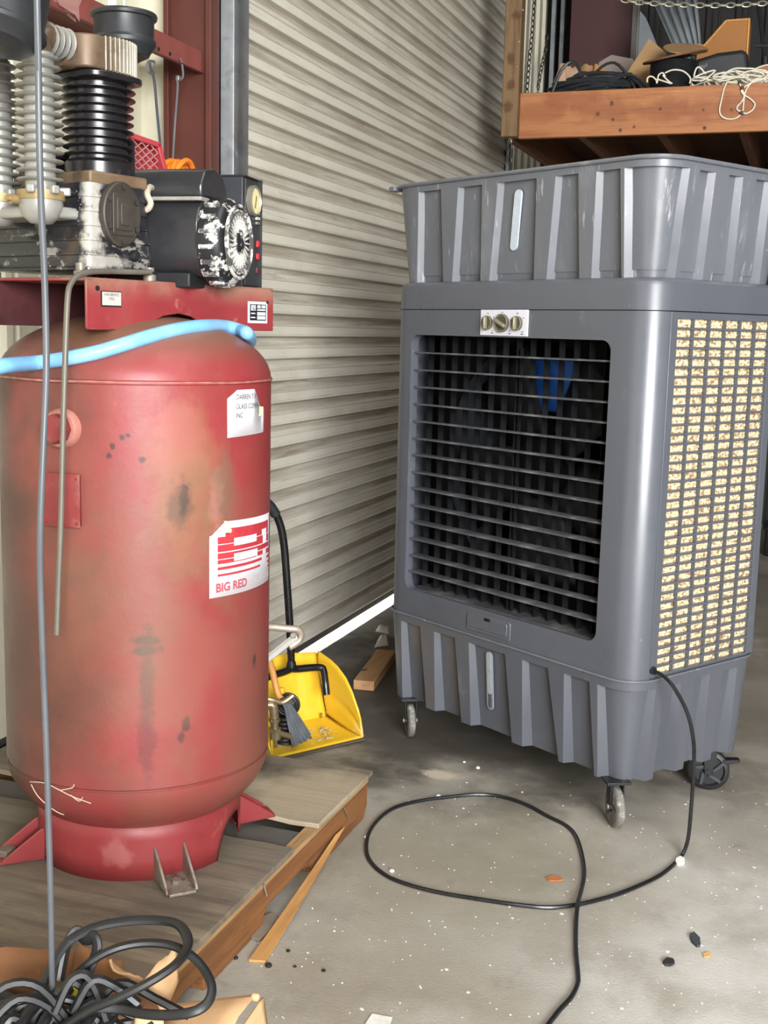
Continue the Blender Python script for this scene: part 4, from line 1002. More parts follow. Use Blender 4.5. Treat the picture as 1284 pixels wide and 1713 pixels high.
# thin seam below the control panel band
mb = MB(); zz = 1.4135
pts = [V((p[0], p[1], zz)) for p in rrect(XL - .0004, YF - .0004, XR + .0004, YB + .0004, .0784, 8)]
k = kp(mb.tube(pts, .0012, 5, 1, closed=True), 'seam_line', M_dark)

# ribbed tubs above and below
def tub(name, z0, z1, zl, in0, in1, dep0, dep1, rf0, rf1, rs0, rs1, cf, rim):
    r = .085; cols = []
    def rec(lst_top, lst_bot, face):
        for (a1, b1), (a0, b0) in zip(lst_top, lst_bot):
            sl, sr = (.012, .005) if face == 'F' else (.005, .014)
            cols.extend([(face, a1, a0, 0), (face, a1 + sl, a0 + sl, 1), (face, b1 - sr, b0 - sr, 1), (face, b1, b0, 0)])
    cols.append(('F', XL + r, XL + r, 0))
    rec(rf1, rf0, 'F')
    cols.extend([('F', cf[0] - .014, cf[1] - .014, 0), ('F', cf[0], cf[1], 1)])
    for i in range(9): cols.append(('C1', -90 + i * 11.25, -90 + i * 11.25, 1))
    cols.extend([('R', .035, .04, 1), ('R', .049, .054, 0)])
    rec(rs1, rs0, 'R')
    for i in range(7): cols.append(('C2', i * 15, i * 15, 0))
    mir = lambda L: [(-.902 - b, -.902 - a) for a, b in L][::-1]
    for (a1, b1), (a0, b0) in zip(rf1[::-1], rf0[::-1]): cols.extend([('B', b1, b0, 0), ('B', b1, b0, 1), ('B', a1, a0, 1), ('B', a1, a0, 0)])
    for i in range(7): cols.append(('C3', 90 + i * 15, 90 + i * 15, 0))
    for (a1, b1), (a0, b0) in zip(rs1[::-1], rs0[::-1]): cols.extend([('L', b1, b0, 0), ('L', b1, b0, 1), ('L', a1, a0, 1), ('L', a1, a0, 0)])
    for i in range(7): cols.append(('C4', 180 + i * 15, 180 + i * 15, 0))
    def pos(face, t, off):
        if face == 'F': return (t, YF - off)
        if face == 'B': return (t, YB + off)
        if face == 'R': return (XR + off, t)
        if face == 'L': return (XL - off, t)
        cx = XR - r if face in ('C1', 'C2') else XL + r; cy = YF + r if face in ('C1', 'C4') else YB - r
        a = math.radians(t); return (cx + (r + off) * math.cos(a), cy + (r + off) * math.sin(a))
    mb = MB(); n = len(cols)
    rows = [(z1, 1., 0), (zl, (zl - z0) / (z1 - z0), 0), (zl, (zl - z0) / (z1 - z0), 1)]
    for q in (.75, .5, .25, 0): rows.append((z0 + (zl - z0) * q, (zl - z0) * q / (z1 - z0), 1))
    for z, t, d in rows:
        for face, a1, a0, dd in cols:
            off = in0 + (in1 - in0) * t; dp = (dep0 + (dep1 - dep0) * t) * dd * d
            x, y = pos(face, a0 + (a1 - a0) * t, off - dp); mb.v.append((x, y, z))
    mb.f = [(j * n + i, j * n + (i + 1) % n, (j + 1) * n + (i + 1) % n, (j + 1) * n + i) for j in range(len(rows) - 1) for i in range(n)]
    b = len(mb.v)
    if rim:
        for z, o in ((z1, -.016), (z0 + .02, -.05)):
            for face, a1, a0, dd in cols:
                x, y = pos(face, a1, in1 + o); mb.v.append((x, y, z))
        mb.f += [((i + 1) % n, i, b + i, b + (i + 1) % n) for i in range(n)] + [(b + (i + 1) % n, b + i, b + n + i, b + n + (i + 1) % n) for i in range(n)]
        mb.f += [tuple(b + n + i for i in range(n))]
    else:
        mb.f += [tuple(range(n))]
        L = (len(rows) - 1) * n; mb.f += [tuple(L + i for i in range(n))[::-1]]
    return kp(mb, name, M_tub if rim else M_gr, weld=.0002, smooth=25, bevel=.0025 if False else 0)


up = tub('upper_tub', 1.498, 1.797, 1.770, -.022, .012, .022, .014,
         [(-.88, -.756), (-.715, -.589), (-.551, -.37), (-.321, -.199), (-.156, -.052)], [(-.845, -.743), (-.662, -.561), (-.492, -.342), (-.269, -.191), (-.126, -.048)],
         [(.073, .169), (.208, .301), (.326, .426)], [(.093, .155), (.215, .272), (.335, .403)], (-.02, -.03), True)
low = tub('lower_tub', .135, .432, .405, -.018, .004, .032, .014,
          [(-.892, -.770), (-.727, -.600), (-.557, -.375), (-.332, -.185), (-.168, -.050)], [(-.885, -.791), (-.72, -.624), (-.558, -.401), (-.327, -.229), (-.162, -.070)],
          [(.084, .183), (.219, .304), (.347, .430)], [(.089, .154), (.215, .286), (.348, .416)], (-.025, -.025), False)
pts = [V((p[0], p[1], .432)) for p in rrect(XL - .006, YF - .006, XR + .006, YB + .006, .084, 8)]
k = kp(MB().tube(pts, .0035, 6, 1, closed=True), 'tub_seam', M_tub); tag(k, 'pale seam between body and lower tub')
pts = [V((p[0], p[1], 1.793)) for p in rrect(XL - .014, YF - .014, XR + .014, YB + .014, .094, 8)]
k = kp(MB().tube(pts, .006, 8, 1, closed=True), 'rim_bead', M_tub)
k = kp(MB().span((XL - .02, YF - .006, 1.782), (XL + .01, YF + .03, 1.797)), 'corner_tab', M_tub, bevel=.003)
# level windows
M_win = mat('window_pale', '#b9c3cc', .25, vary=.06, vscale=20)
M_winf = mat('window_frame', '#8d9299', .4, vary=.1, vscale=20); M_wind = mat('window_dark', '#54575c', .3)
def pill(t, b, wdt, y_t, y_b, m, name, off, parent=None):
    tx, tz, bx_, bz = t[0], t[1], b[0], b[1]; h = tz - bz; mb = MB(); vs = []; r = wdt / 2
    pts = [(r * math.cos(math.radians(a)), (h / 2 - r) + r * math.sin(math.radians(a))) for a in range(0, 181, 20)] + [(r * math.cos(math.radians(a)), -(h / 2 - r) + r * math.sin(math.radians(a))) for a in range(180, 361, 20)]
    for d in (off, 0):
        for u, v in pts:
            f = (v + h / 2) / h; vs.append((bx_ + (tx - bx_) * f + u, y_b + (y_t - y_b) * f - d, bz + h * f))
    n = len(pts); mb.add(vs, [tuple(range(n))] + [(i, n + i, n + (i + 1) % n, (i + 1) % n) for i in range(n)])
    return kp(mb, name, m, parent)
a, b = kY(868, 317, -.048), kY(856, 419, -.030)
k = pill((a.x, a.z), (b.x, b.z), .028, YF + .004, YF + .029, M_win, 'level_window', .005); tag(k, 'pale blue upright level window in the upper tub')
a, b = kY(818, 1090, -.042), kY(820, 1187, -.018)
k = pill((a.x, a.z), (b.x, b.z), .028, YF + .009, YF + .034, M_winf, 'level_window', .003); tag(k, 'level window with grey filling in the lower tub')
h = (a.z - b.z); f = .27
k2 = pill((a.x, a.z - .004), (b.x + (a.x - b.x) * f, b.z + h * f), .017, YF + .009, YF + .034 - .025 * f, M_win if False else mat('window_haze', '#9aa0a5', .3, vary=.1, vscale=30), 'window_fill', .0045, k)
k3 = pill((b.x + (a.x - b.x) * f * 1.1, b.z + h * f * 1.15), (b.x, b.z + .005), .016, YF + .034 - .025 * f, YF + .034, M_wind, 'window_fill', .0045, k)

# front grille: louver slats over vertical vanes
zst = (GZ1 - GZ0) / 15
s0 = None
for i in range(14):
    z = GZ1 - zst * (i + 1)
    if s0 is None:
        s0 = kp(MB().prism([(-.0, -.0025), (.0, .0015), (.004, .0028), (.046, .0018), (.046, -.0025)], GX1 - GX0, (V((0, 1, 0)), V((0, 0, 1)), V((1, 0, 0))), (GX0, 0, 0)), 'louver_slat', M_dust); k = s0
    else: k = inst(s0, cool)
    k.location = (0, YF + .012, z); k.rotation_euler = (random.uniform(-.03, .03) - .02, random.uniform(-.0015, .0015), 0)
s0 = None; nv = 15
for i in range(nv):
    x = GX0 + (GX1 - GX0) * (i + .25) / (nv - .5)
    if s0 is None:
        s0 = kp(MB().span((-.0016, 0, GZ0 + .002), (.0016, .022, GZ1 - .002)), 'vertical_vane', M_dark, smooth=0); k = s0
    else: k = inst(s0, cool)
    k.location = (x, YF + .062, 0); k.rotation_euler = (0, 0, random.uniform(-.04, .04))
xm = kY(838, 800, YF).x
k = kp(MB().span((xm - .004, YF + .060, GZ0 + .002), (xm + .004, YF + .068, GZ1 - .03)), 'link_bar', M_dark)
for i in range(14): pass
k = kp(MB().span((GX0 - .0, YF + .02, GZ0 - .006), (GX1, YF + .17, GZ0 + .001)), 'sill_shelf', M_dust); tag(k, 'dusty lower sill inside the grille')
# fan, shroud and inner liner
FX, FZ, FR = (GX0 + GX1) / 2, (GZ0 + GZ1) / 2 + .02, .385
mb = MB(); n = 48; vs = []
for rr in (0, 1):
    for i in range(n):
        a = 2 * PI * i / n; ca, sa = math.cos(a), math.sin(a)
        if rr == 0: vs.append((FX + FR * ca, YF + .15, FZ + FR * sa))
        else:
            q = min(.50 / max(abs(ca), 1e-6), .50 / max(abs(sa), 1e-6)); vs.append((max(XL + .031, min(XR - .031, FX + q * ca)), YF + .15, max(.446, min(1.469, FZ + q * sa))))
mb.add(vs, [(i, (i + 1) % n, n + (i + 1) % n, n + i) for i in range(n)])
k = kp(mb, 'fan_shroud', M_dark, thick=.006)
M_blue = mat('fan_blue', '#2f62b4', .4, vary=.2, vscale=12, layers=[('#16305e', 14., .55, .7, .6)])
k = kp(MB().lathe([(0, 0), (.085, .0), (.095, .012), (.095, .08), (0, .08)], 28, (FX, YF + .16, FZ), rot=Matrix.Rotation(-PI / 2, 3, 'X')), 'fan_hub', M_dark)
fb = None
for i in range(5):
    a = math.radians(48 + 72 * i)
    if fb is None:
        mb = MB()
        mb.grid(lambda u, v: ((.09 + .27 * u), -.03 + .06 * v + .02 * u * (1 - v), (v - .5) * (.15 + .13 * u) + .03 * u), 8, 4)
        fb = kp(mb, 'fan_blade', M_black, thick=.003); k = fb
    else: k = inst(fb, cool)
    k.location = (FX, YF + .20, FZ); k.rotation_euler = (0, -a, 0)
k = kp(MB().span((XL + .035, YB - .075, .46), (XR - .035, YB - .045, 1.46)), 'rear_pad', mat('pad_dark', '#2b2723', .9)); tag(k, 'dark inner rear pad')
q0, q1 = kY(853, 597, YF + .2), kY(978, 697, YF + .2)
k = kp(MB().span((q0.x, YF + .245, q1.z), (q1.x, YF + .32, q0.z)), 'blue_filter', M_blue, bevel=.01); tag(k, 'blue filter block seen through the grille')
k = kp(MB().span((FX - .06, YF + .26, FZ - .06), (FX + .06, YF + .4, FZ + .06)), 'fan_motor', M_dark, bevel=.02)
k = kp(MB().span((FX - .012, YF + .40, .44), (FX + .012, YF + .43, FZ)), 'motor_mount', M_dark)

# side grille: thin blades and bars in front of the straw coloured pad
k = kp(MB().prism([(SY0 - .028, SZ0 - .002), (SY0, SZ0 - .002), (SY0, SZ1), (SY1, SZ1), (SY1, SZ0 - .002), (YB - .035, SZ0 - .002), (YB - .035, SZ1 + .018), (SY0 - .028, SZ1 + .018)], .006, (V((0, 1, 0)), V((0, 0, 1)), V((1, 0, 0))), (XR - .006, 0, 0)), 'grille_frame', M_gr, bevel=.0012)
nb = 38; bs = (SZ1 - SZ0) / nb; s0 = None
for i in range(nb):
    z = SZ0 + bs * (i + .0)
    if s0 is None:
        s0 = kp(MB().prism([(0, -.0026), (0, .0026), (-.0095, .0040), (-.0095, .0006)], SY1 - SY0, (V((1, 0, 0)), V((0, 0, 1)), V((0, 1, 0))), (XR - .001, SY0, 0)), 'grille_blade', M_gr, smooth=0); k = s0
    else: k = inst(s0, cool)
    k.location = (0, 0, z)
s0 = None
for i in range(1, 6):
    if s0 is None: s0 = kp(MB().span((XR - .009, -.0024, SZ0), (XR - .0006, .0022, SZ1)), 'grille_bar', M_gr, smooth=0); k = s0
    else: k = inst(s0, cool)
    k.location = (0, SY0 + (SY1 - SY0) * i / 6, 0)
M_pad = NT('cooling_pad'); oc = M_pad.n('ShaderNodeTexCoord').outputs['Object']
vo = M_pad.n('ShaderNodeTexVoronoi', {'Vector': M_pad.n('ShaderNodeVectorMath', {0: oc, 1: (1, 1, 1.5)}, operation='MULTIPLY').outputs[0], 'Scale': 95.})
cc = M_pad.mix(M_pad.ramp(vo.outputs['Distance'], .45, .85), lin('#d9c6a2'), lin('#8d6f49'))
cc = M_pad.mix(M_pad.math('MULTIPLY', M_pad.ramp(M_pad.noise(oc, 130, 4), .62, .72), .6), cc, lin('#5d4226'))
M_pad.link(cc, M_pad.b.inputs['Base Color']); M_pad.b.inputs['Roughness'].default_value = .9
M_pad.link(M_pad.n('ShaderNodeBump', {'Strength': .6, 'Distance': .006, 'Height': vo.outputs['Distance']}).outputs[0], M_pad.b.inputs['Normal'])
# corrugated paper pad: pleated vertical zigzag with stacked flutes
rnd = random.Random(4)
def padf(u, v):
    y = SY0 - .005 + (SY1 - SY0 + .01) * u; z = SZ0 + (SZ1 - SZ0) * v
    return (XR - .0125 + .003 * math.sin(y * 520 + z * 330) * math.sin(z * 560 - y * 210) + .0015 * mnoise.noise(V((y * 120, z * 120, 0))), y, z)
k = kp(MB().grid(padf, 110, 230), 'cooling_pad', M_pad.m, smooth=60); tag(k, 'straw coloured corrugated cooling pad')
k = kp(MB().span((XR - .06, SY0 - .004, SZ0), (XR - .034, SY1 + .004, SZ1)), 'pad_backing', mat('pad_core', '#5d4a33', .95))

# control plate with three knobs
a, b = kY(804, 518, YF - .004), kY(881, 563, YF - .004)
M_cp = mat('control_plate', '#d3d2da', .4, vary=.04, vscale=20)
cp = kp(MB().span((a.x, YF - .005, b.z), (b.x, YF + .001, a.z)), 'control_plate', M_cp, bevel=.0015); tag(cp, 'white control plate with three knobs')
M_knob = mat('knob', '#8a8570', .35, metal=.25, vary=.15, vscale=40); M_knobd = mat('knob_dark', '#4b4638', .45)
def knob(px, py, r, ang):
    q = kY(px, py, YF - .005)
    o = kp(MB().lathe([(0, 0), (r, 0), (r, .006), (r * .9, .009), (r * .82, .006), (0, .006)], 26, (q.x, YF - .005, q.z), rot=Matrix.Rotation(PI / 2, 3, 'X')), 'knob', M_knobd, cp)
    k = kp(MB().box((0, 0, 0), (r * .36, .013, r * 1.75)), 'knob_grip', M_knob, o, bevel=.0025); k.location = (q.x, YF - .017, q.z); k.rotation_euler = (0, ang, 0)
    k = kp(MB().lathe([(r * .80, .006), (r * 1.0, .006), (r * 1.0, .0085), (r * .8, .0075)], 26, (q.x, YF - .005, q.z), rot=Matrix.Rotation(PI / 2, 3, 'X')), 'knob_ring', M_knob, o)
knob(815.5, 540, .0205, 0); knob(840, 540.5, .0265, -1.15); knob(865, 541, .0205, 0)
mb = MB()
for px, py, wv, hv in ((816, 524, .008, .002), (825.5, 531, .003, .003), (822.5, 553.5, .003, .003), (822.5, 557, .008, .003), (840, 522.5, .006, .002), (853.5, 536, .002, .004), (852, 554, .004, .002), (852, 558, .008, .0025), (865.5, 524, .008, .002), (875, 532, .006, .002), (873, 555, .007, .002), (872.5, 559, .010, .0025)):
    q = kY(px, py, YF - .0052); mb.box((q.x, YF - .0053, q.z), (wv, .0008, hv))
k = kp(mb, 'plate_marks', mat('mark_ink', '#55555c', .6), cp)
# small hatch at the foot of the front
a, b = kY(781, 1021, YF), kY(853, 1074, YF)
ht_ = kp(MB().prism(rrect(a.x, b.z, b.x, a.z, .006, 3), .005, None, (0, YF - .003, 0)), 'drain_hatch', M_gr, bevel=.002)
k = kp(MB().prism(rrect(a.x + .006, b.z + .012, b.x - .012, a.z - .006, .006, 3), .004, None, (0, YF - .0055, 0)), 'hatch_panel', M_gr, ht_, bevel=.0015)
k = kp(MB().span(((a.x + b.x) / 2 - .012, YF - .008, a.z - .014), ((a.x + b.x) / 2 + .012, YF - .002, a.z - .006)), 'hatch_catch', M_dark, ht_, bevel=.0015)
# power cord gland
gq = kX(1089, 1121, XR - .004)
gl = kp(MB().lathe([(.0, 0), (.017, 0), (.017, .004), (.011, .006), (.011, .014), (0, .014)], 16, (XR - .008, gq.y, gq.z), rot=Matrix.Rotation(PI / 2, 3, 'Y') @ Matrix.Rotation(0, 3, 'Z')), 'cord_gland', mat('rubber_black', '#1d1d1f', .55))

# castors
M_cwheel = mat('wheel_worn', '#6f6c66', .75, vary=.25, vscale=30, layers=[('#c2beb4', 22., .48, .62, .8), ('#2c2b29', 18., .6, .7, .8)])
M_cblk = mat('castor_black', '#1e1f21', .5, vary=.2, vscale=20)
M_spk = mat('spoke_grey', '#3b3d40', .4)
def castor(x, y, yaw, r, worn, label, wd=.026):
    c = kp(MB().span((-.034, -.034, .128), (.034, .034, .136)), 'castor', M_cblk, bevel=.001); c.location = (x, y, 0); c.rotation_euler = (0, 0, yaw); tag(c, label)
    for s in (-1, 1):
        k = kp(MB().prism([(-.018, r - .012), (.002, r - .012), (.014, .10), (.014, .13), (-.022, .13), (-.022, .095)], .004, (V((1, 0, 0)), V((0, 0, 1)), V((0, 1, 0))), (0, s * (wd / 2 + .005) - .002, 0)), 'castor_fork', M_cblk, c, bevel=.001)
    k = kp(MB().lathe([(.012, -wd / 2 + .008), (r - .018, -wd / 2 + .008), (r - .013, -wd / 2), (r - .004, -wd / 2 + .002), (r, -wd / 2 + .006), (r, wd / 2 - .006), (r - .004, wd / 2 - .002), (r - .012, wd / 2), (.012, wd / 2)], 32, (-.008, 0, r), axis='y'), 'castor_wheel', M_cwheel if worn else M_cblk, c)
    wv = k
    for t in range(5):
        an = 2 * PI * t / 5 + .4
        for s in (-1, 1):
            k = kp(MB().box((-.008 + (r * .5) * math.cos(an), s * (wd / 2 - .003), r + (r * .5) * math.sin(an)), (r * .62, .008, .010), Matrix.Rotation(-an - .4, 3, 'Y')), 'wheel_spoke', M_spk, c, bevel=.001)
    k = kp(MB().cyl((-.008, -wd / 2 - .011, r), (-.008, wd / 2 + .011, r), .008, 12), 'axle', M_bare if worn else M_cblk, c)
    return c
castor(.0, .0, 1.28 + PI / 2 - .25, .058, True, 'worn pale front castor')
castor(-.89, .0, 1.25 + PI / 2 - .2, .055, True, 'worn pale front castor at the door side')
cst = castor(-.004, .445, .62, .062, False, 'black spoked rear castor', .03)
castor(-.89, .45, .5, .06, False, 'black rear castor')
k = kp(MB().prism([(.03, .10), (.075, .105), (.082, .099), (.05, .088), (.03, .088)], .03, (V((1, 0, 0)), V((0, 0, 1)), V((0, 1, 0))), (0, -.015, 0)), 'brake_pedal', M_cblk, cst, bevel=.002)

# its power cord looping over the floor
hole = CO + KX * (XR + .006) + KY * gq.y + V((0, 0, gq.z))
cp_ = [hole, hole + KX * .035 - V((0, 0, .008))]
pA, pB = at(1140, 1431, 'z', .005), hole
for px, py, f in ((1128, 1152, .10), (1150, 1195, .22), (1160, 1245, .36), (1159, 1300, .50), (1155, 1360, .68), (1150, 1405, .86)):
    q0 = hole + KX * .06; d = (pA - q0); base = q0.lerp(pA, f)
    s = math.hypot(base.x, base.y); cp_.append(far(px, py, s))
FL = [(1140, 1431), (1122, 1450), (1095, 1469), (1040, 1493), (1000, 1505), (965, 1513), (920, 1518), (870, 1514), (800, 1504), (740, 1494), (690, 1482), (650, 1467), (624, 1447), (613, 1425), (616, 1396), (633, 1370), (660, 1351), (700, 1340), (750, 1333), (800, 1329), (840, 1333), (880, 1346), (915, 1365), (945, 1380), (962, 1397), (972, 1425), (977, 1458), (973, 1485), (966, 1512), (963, 1550), (963, 1590), (966, 1625), (966, 1645), (955, 1668), (935, 1690), (915, 1716), (890, 1750)]
cp_ += [at(px, py, 'z', .0055 if i != 28 else .0165) for i, (px, py) in enumerate(FL)]
cp_[len(cp_) - len(FL) + 5] = at(*FL[5], 'z', .0055)
o = MB().tube(cp_, .0052, 8, 5).build('power_cord', mat('cord_black', '#17181a', .35, vary=.15, vscale=20, spec=.6)); tag(o, 'black power cord looping over the floor from the grey cooler', 'cord')

# ------------------------------------------------------------------ pallet under the compressor
PT = .13
pal = empty('wooden_pallet', (-1.55, 2.35, 0), 0, 'weathered wooden pallet with notched stringer under the red compressor', 'pallet')
PO = V((-1.55, 2.35, 0))
M_ply = wood('pallet_deck', '#7a6f60', '#4d4539', 'x', .8, .8, [('#4c453c', 1.1, .54, .72, .7, (1, 1.6, 1)), ('#a5967c', 1.5, .55, .72, .55, (.8, 5, 5)), ('#a07a52', 1.2, .60, .76, .5, (1, 2, 1))],
             [('#352f27', (.12, .52, PT), (3.4, 8, 1), .9), ('#5a4f42', (.1, -.1, PT), (2.2, 2.6, 1), .6), ('#4a4238', (.36, -.30, PT), (5, 4, 1), .5), ('#c8b698', (.40, .36, PT), (3.5, 4, 1), .55)])
M_str = wood('stringer_wood', '#85572f', '#4f301a', 'y', .9, .75, [('#3f2a1b', 4., .58, .74, .7, (5, 1.2, 5)), ('#b98a58', 2., .56, .74, .5, (5, 1, 5))])
def pb(a, b): return MB().span(V(a) - PO, V(b) - PO)
xr = -1.055
def ragged(x0, x1, y0, y1, z0, z1, seed, jag=.012, sides=(0, 1)):
    r = random.Random(seed); n = 14; top = []; bot = []
    for i in range(n + 1):
        x = x0 + (x1 - x0) * i / n
        top.append((x, y1 - (r.uniform(0, jag) if 1 in sides else 0))); bot.append((x, y0 + (r.uniform(0, jag) if 0 in sides else 0)))
    poly = [(p[0] - PO.x, p[1] - PO.y) for p in bot + top[::-1]]
    return MB().prism(poly, z1 - z0, (V((1, 0, 0)), V((0, 1, 0)), V((0, 0, 1))), (0, 0, z0))
o = ragged(-2.10, xr + .003, 2.545, 2.955, .117, PT, 3, .03, (0,)).build('deck_board', M_ply, pal, bevel=.002)
o = ragged(-2.10, xr, 1.76, 2.425, .116, PT, 5, .018, (1,)).build('deck_board', M_ply, pal, bevel=.002)
o = ragged(-2.10, xr - .03, 2.43, 2.54, .102, .113, 8, .006).build('deck_board', mat('deck_dark', '#56534d', .85, vary=.2, vscale=8), pal, bevel=.001); tag(o, 'dark sunken deck board in the gap')
# stringers with their fork notches
y0, y1 = 1.72, 2.945
def stringer(x, m=M_str):
    out = [(y0, .0), (y0 + .10, .0)]
    def notch(a, b): return [(a, 0), (a + .005, .028), (a + .03, .042), (b - .03, .042), (b - .005, .028), (b, 0)]
    out = [(y0, 0)] + notch(y0 + .14, y0 + .27) + notch(2.27, 2.56) + [(y1 - .03, 0), (y1, .03), (y1, .10), (y0, .10)]
    return MB().prism([(p[0] - PO.y, p[1]) for p in out], .038, (V((0, 1, 0)), V((0, 0, 1)), V((1, 0, 0))), (x - PO.x, 0, 0)).build('stringer', m, pal, bevel=.004)
stringer(xr - .046); stringer(-1.55); stringer(-2.07)
o = ragged(-1.09, xr - .004, 1.74, 2.94, .101, .116, 9, .004).build('edge_lath', wood('lath_worn', '#a9875c', '#6a4c30', 'y', .9, .8), pal, bevel=.002)
for px, py, a in ((578, 1352, 1), (497, 1410, 0), (318 + 130, 1490, 0), (443, 1492, 0)):
    pass
M_nail = mat('nail', '#b5afa4', .35, metal=.8)
for (px, py), (qx, qy) in (((575, 1351), (583, 1368)), ((441, 1480), (446, 1499))):
    a, b = at(px, py, 'x', xr + .0), at(qx, qy, 'x', xr + .002); k = MB().cyl(a - PO, b - PO, .0022, 6).build('bent_nail', M_nail, pal)
for px, py in ((488, 1443), (382, 1458)): pass
k = MB().box(at(10, 1425, 'z', PT + .012) - PO, (.03, .04, .02)).build('wood_splinter', M_ply, pal, bevel=.004)

# loose lath leaning from the floor on to the pallet
a, b, c, d = at(416, 1607, 'z', .004), at(444, 1609, 'z', .004), at(576, 1384, 'z', .05), at(560, 1398, 'z', .05)
mb = MB(); up_ = V((0, 0, .007))
mb.grid(lambda u, v: tuple((a.lerp(b, u)).lerp(d.lerp(c, u), v) + V((0, 0, .012 * math.sin(PI * v) * -.4))), 1, 10)
o = mb.build('loose_lath', wood('lath_fresh', '#bb8c52', '#96683a', 'y', .8, .7), thick=.006, smooth=0); tag(o, 'thin orange-tan wooden lath lying against the pallet edge', 'lath')
pts = [at(px, py, 'z', .003) for px, py in ((410, 1565), (428, 1540), (455, 1530), (468, 1538), (450, 1562), (432, 1575))]
o = sheet(pts, .004, V((0, 0, .006))).build('bark_scrap', mat('scrap', '#7d7263', .9, vary=.2, vscale=20)); tag(o, 'grey-brown splinter scrap between pallet and lath', 'scrap')

# ------------------------------------------------------------------ dustpan, broom and the things behind the tank
M_yel = mat('yellow_plastic', '#dcb42c', .38, vary=.06, vscale=6, layers=[('#e8dcae', 9., .52, .74, .6, (1, 1, 1), 2, .10, .01), ('#b08a2a', 14., .64, .76, .5)])
M_blk = mat('black_tube', '#141416', .28, spec=.6)
lipL, lipR = at(455, 1272, 'z', .004), at(606, 1236, 'z', .004)
DPX = (lipR - lipL); wdp = DPX.length; ux = DPX.normalized(); uy = V((-ux.y, ux.x, 0))
dp = empty('dustpan', (lipL + lipR) / 2, math.atan2(ux.y, ux.x), 'yellow upright dustpan with a black tube handle beside the red tank', 'dustpan')
def dl(p): d = p - (lipL + lipR) / 2; return V((d.dot(ux), d.dot(uy), p.z))
hwd = wdp / 2
# section from the lip back and up: y depth, z height; sides curve
def panf(u, v):
    x = (u * 2 - 1)
    if v < .5: y = .0 + .20 * v / .5; z = .006 + .018 * (v / .5) ** 2
    else:
        t = (v - .5) / .5; a = t * 1.35; y = .20 + .035 * math.sin(a) + .02 * t; z = .024 + .215 * t ** 1.05
    ins = 1 - .10 * v
    rib = .006 * (1 if (abs(x) < .55 and v > .62) else 0)
    return (x * hwd * ins, y + rib, z + (.012 * (1 - x * x) if v > .95 else 0))
k = MB().grid(panf, 24, 26).build('pan', M_yel, dp, thick=.004, smooth=35)
for s in (-1, 1):
    def sidef(u, v, s=s):
        # u along depth, v up; rounded shoulder profile
        prof_ = [(0, .012), (.012, .085), (.03, .115), (.05, .15), (.085, .19), (.13, .218), (.17, .232), (.235, .244)]
        y = .245 * u; h = prof_[-1][1]
        for (ya, za), (yb, zb_) in zip(prof_, prof_[1:]):
            if ya <= y <= yb: h = za + (zb_ - za) * (y - ya) / (yb - ya); break
        zlow = .004 + .02 * min(1, (y / .2)) ** 2
        z = zlow + (h - zlow) * v
        ins = 1 - .10 * min(1., z / .24)
        yy = min(y, .20 + .055 * max(0, (z - .024) / .215)) if y > .19 else y
        return (s * (hwd * ins + .004 * (v > .96) + .004 * (.35 < v < .5)), yy, z)
    k = MB().grid(sidef, 26, 14).build('side_wall', M_yel, dp, thick=.005, smooth=40)
k = MB().prism([(-hwd, -.014), (hwd, -.014), (hwd, .012), (-hwd, .012)], .004, (V((1, 0, 0)), V((0, 1, 0)), V((0, 0, 1))), (0, 0, .0)).build('lip_edge', mat('rubber_lip', '#5a4a3c', .8), dp); tag(k, 'brown worn rubber lip')
mb = MB(); mb.tube([dl(at(px, py, 'z', z)) for px, py, z in ((458, 1133, .2), (480, 1122, .215))], .012, 8)
yb = .135
def dY(px, py, y): d = ray(px, py); O = (lipL + lipR) / 2; t = (y - (CAM - O).dot(uy)) / d.dot(uy); return dl(CAM + d * t)
mb = MB(); mb.tube([dY(546, 1164, .10), dY(544, 1145, .11), dY(541, 1124, .13), dY(536, 1119, .14), dY(520, 1119, .15), dY(500, 1121, .155), dY(487, 1121, .16)], .0125, 10)
mb.tube([dY(487, 1121, .16), dY(472, 1127, .155), dY(455, 1132, .15), dY(435, 1140, .15)], .0125, 10)
mb.tube([dY(487, 1122, .16), dY(487, 1108, .165)], .018, 12, 4, rf=lambda i, m: 1.5 - .8 * (i / m) ** .4)
k = mb.build('handle_yoke', M_blk, dp)
mb = MB(); mb.tube([dY(px, py, .165) for px, py in ((487, 1112), (486, 1085), (484, 1040), (480, 980), (476, 925), (471, 890), (463, 866), (452, 848), (440, 838), (425, 834))], .0125, 12)
k = mb.build('handle_tube', M_blk, dp)
mb = MB(); mb.tube([dY(px, py, .165) for px, py in ((461, 863), (452, 849), (440, 839), (425, 834), (405, 832))], .0165, 12)
k = mb.build('hand_grip', mat('grip_black', '#202123', .6), dp); tag(k, 'thicker black hand grip')
q = dY(536, 1198, .18); k = MB().box((q.x, q.y - .004, q.z), (.008, .004, .018)).build('mud_mark', mat('mud', '#8a6a20', .9), dp, bevel=.001)
# litter in the pan
rnd = random.Random(2); mb = MB()
for i in range(18):
    x = rnd.uniform(-.02, .105); y = rnd.uniform(.012, .12); L = rnd.uniform(.008, .03); a = rnd.uniform(0, 3.1)
    mb.box((x, y, .016 + rnd.uniform(0, .006)), (L, .006, .003), Matrix.Rotation(a, 3, 'Z') @ Matrix.Rotation(.3, 3, 'Y'))
o = mb.build('pan_litter', mat('litter', '#b0a794', .9, vary=.3, vscale=40)); o.location = dp.location; o.rotation_euler = dp.rotation_euler; tag(o, 'grey shavings and grit swept into the yellow dustpan', 'litter', kind='stuff')

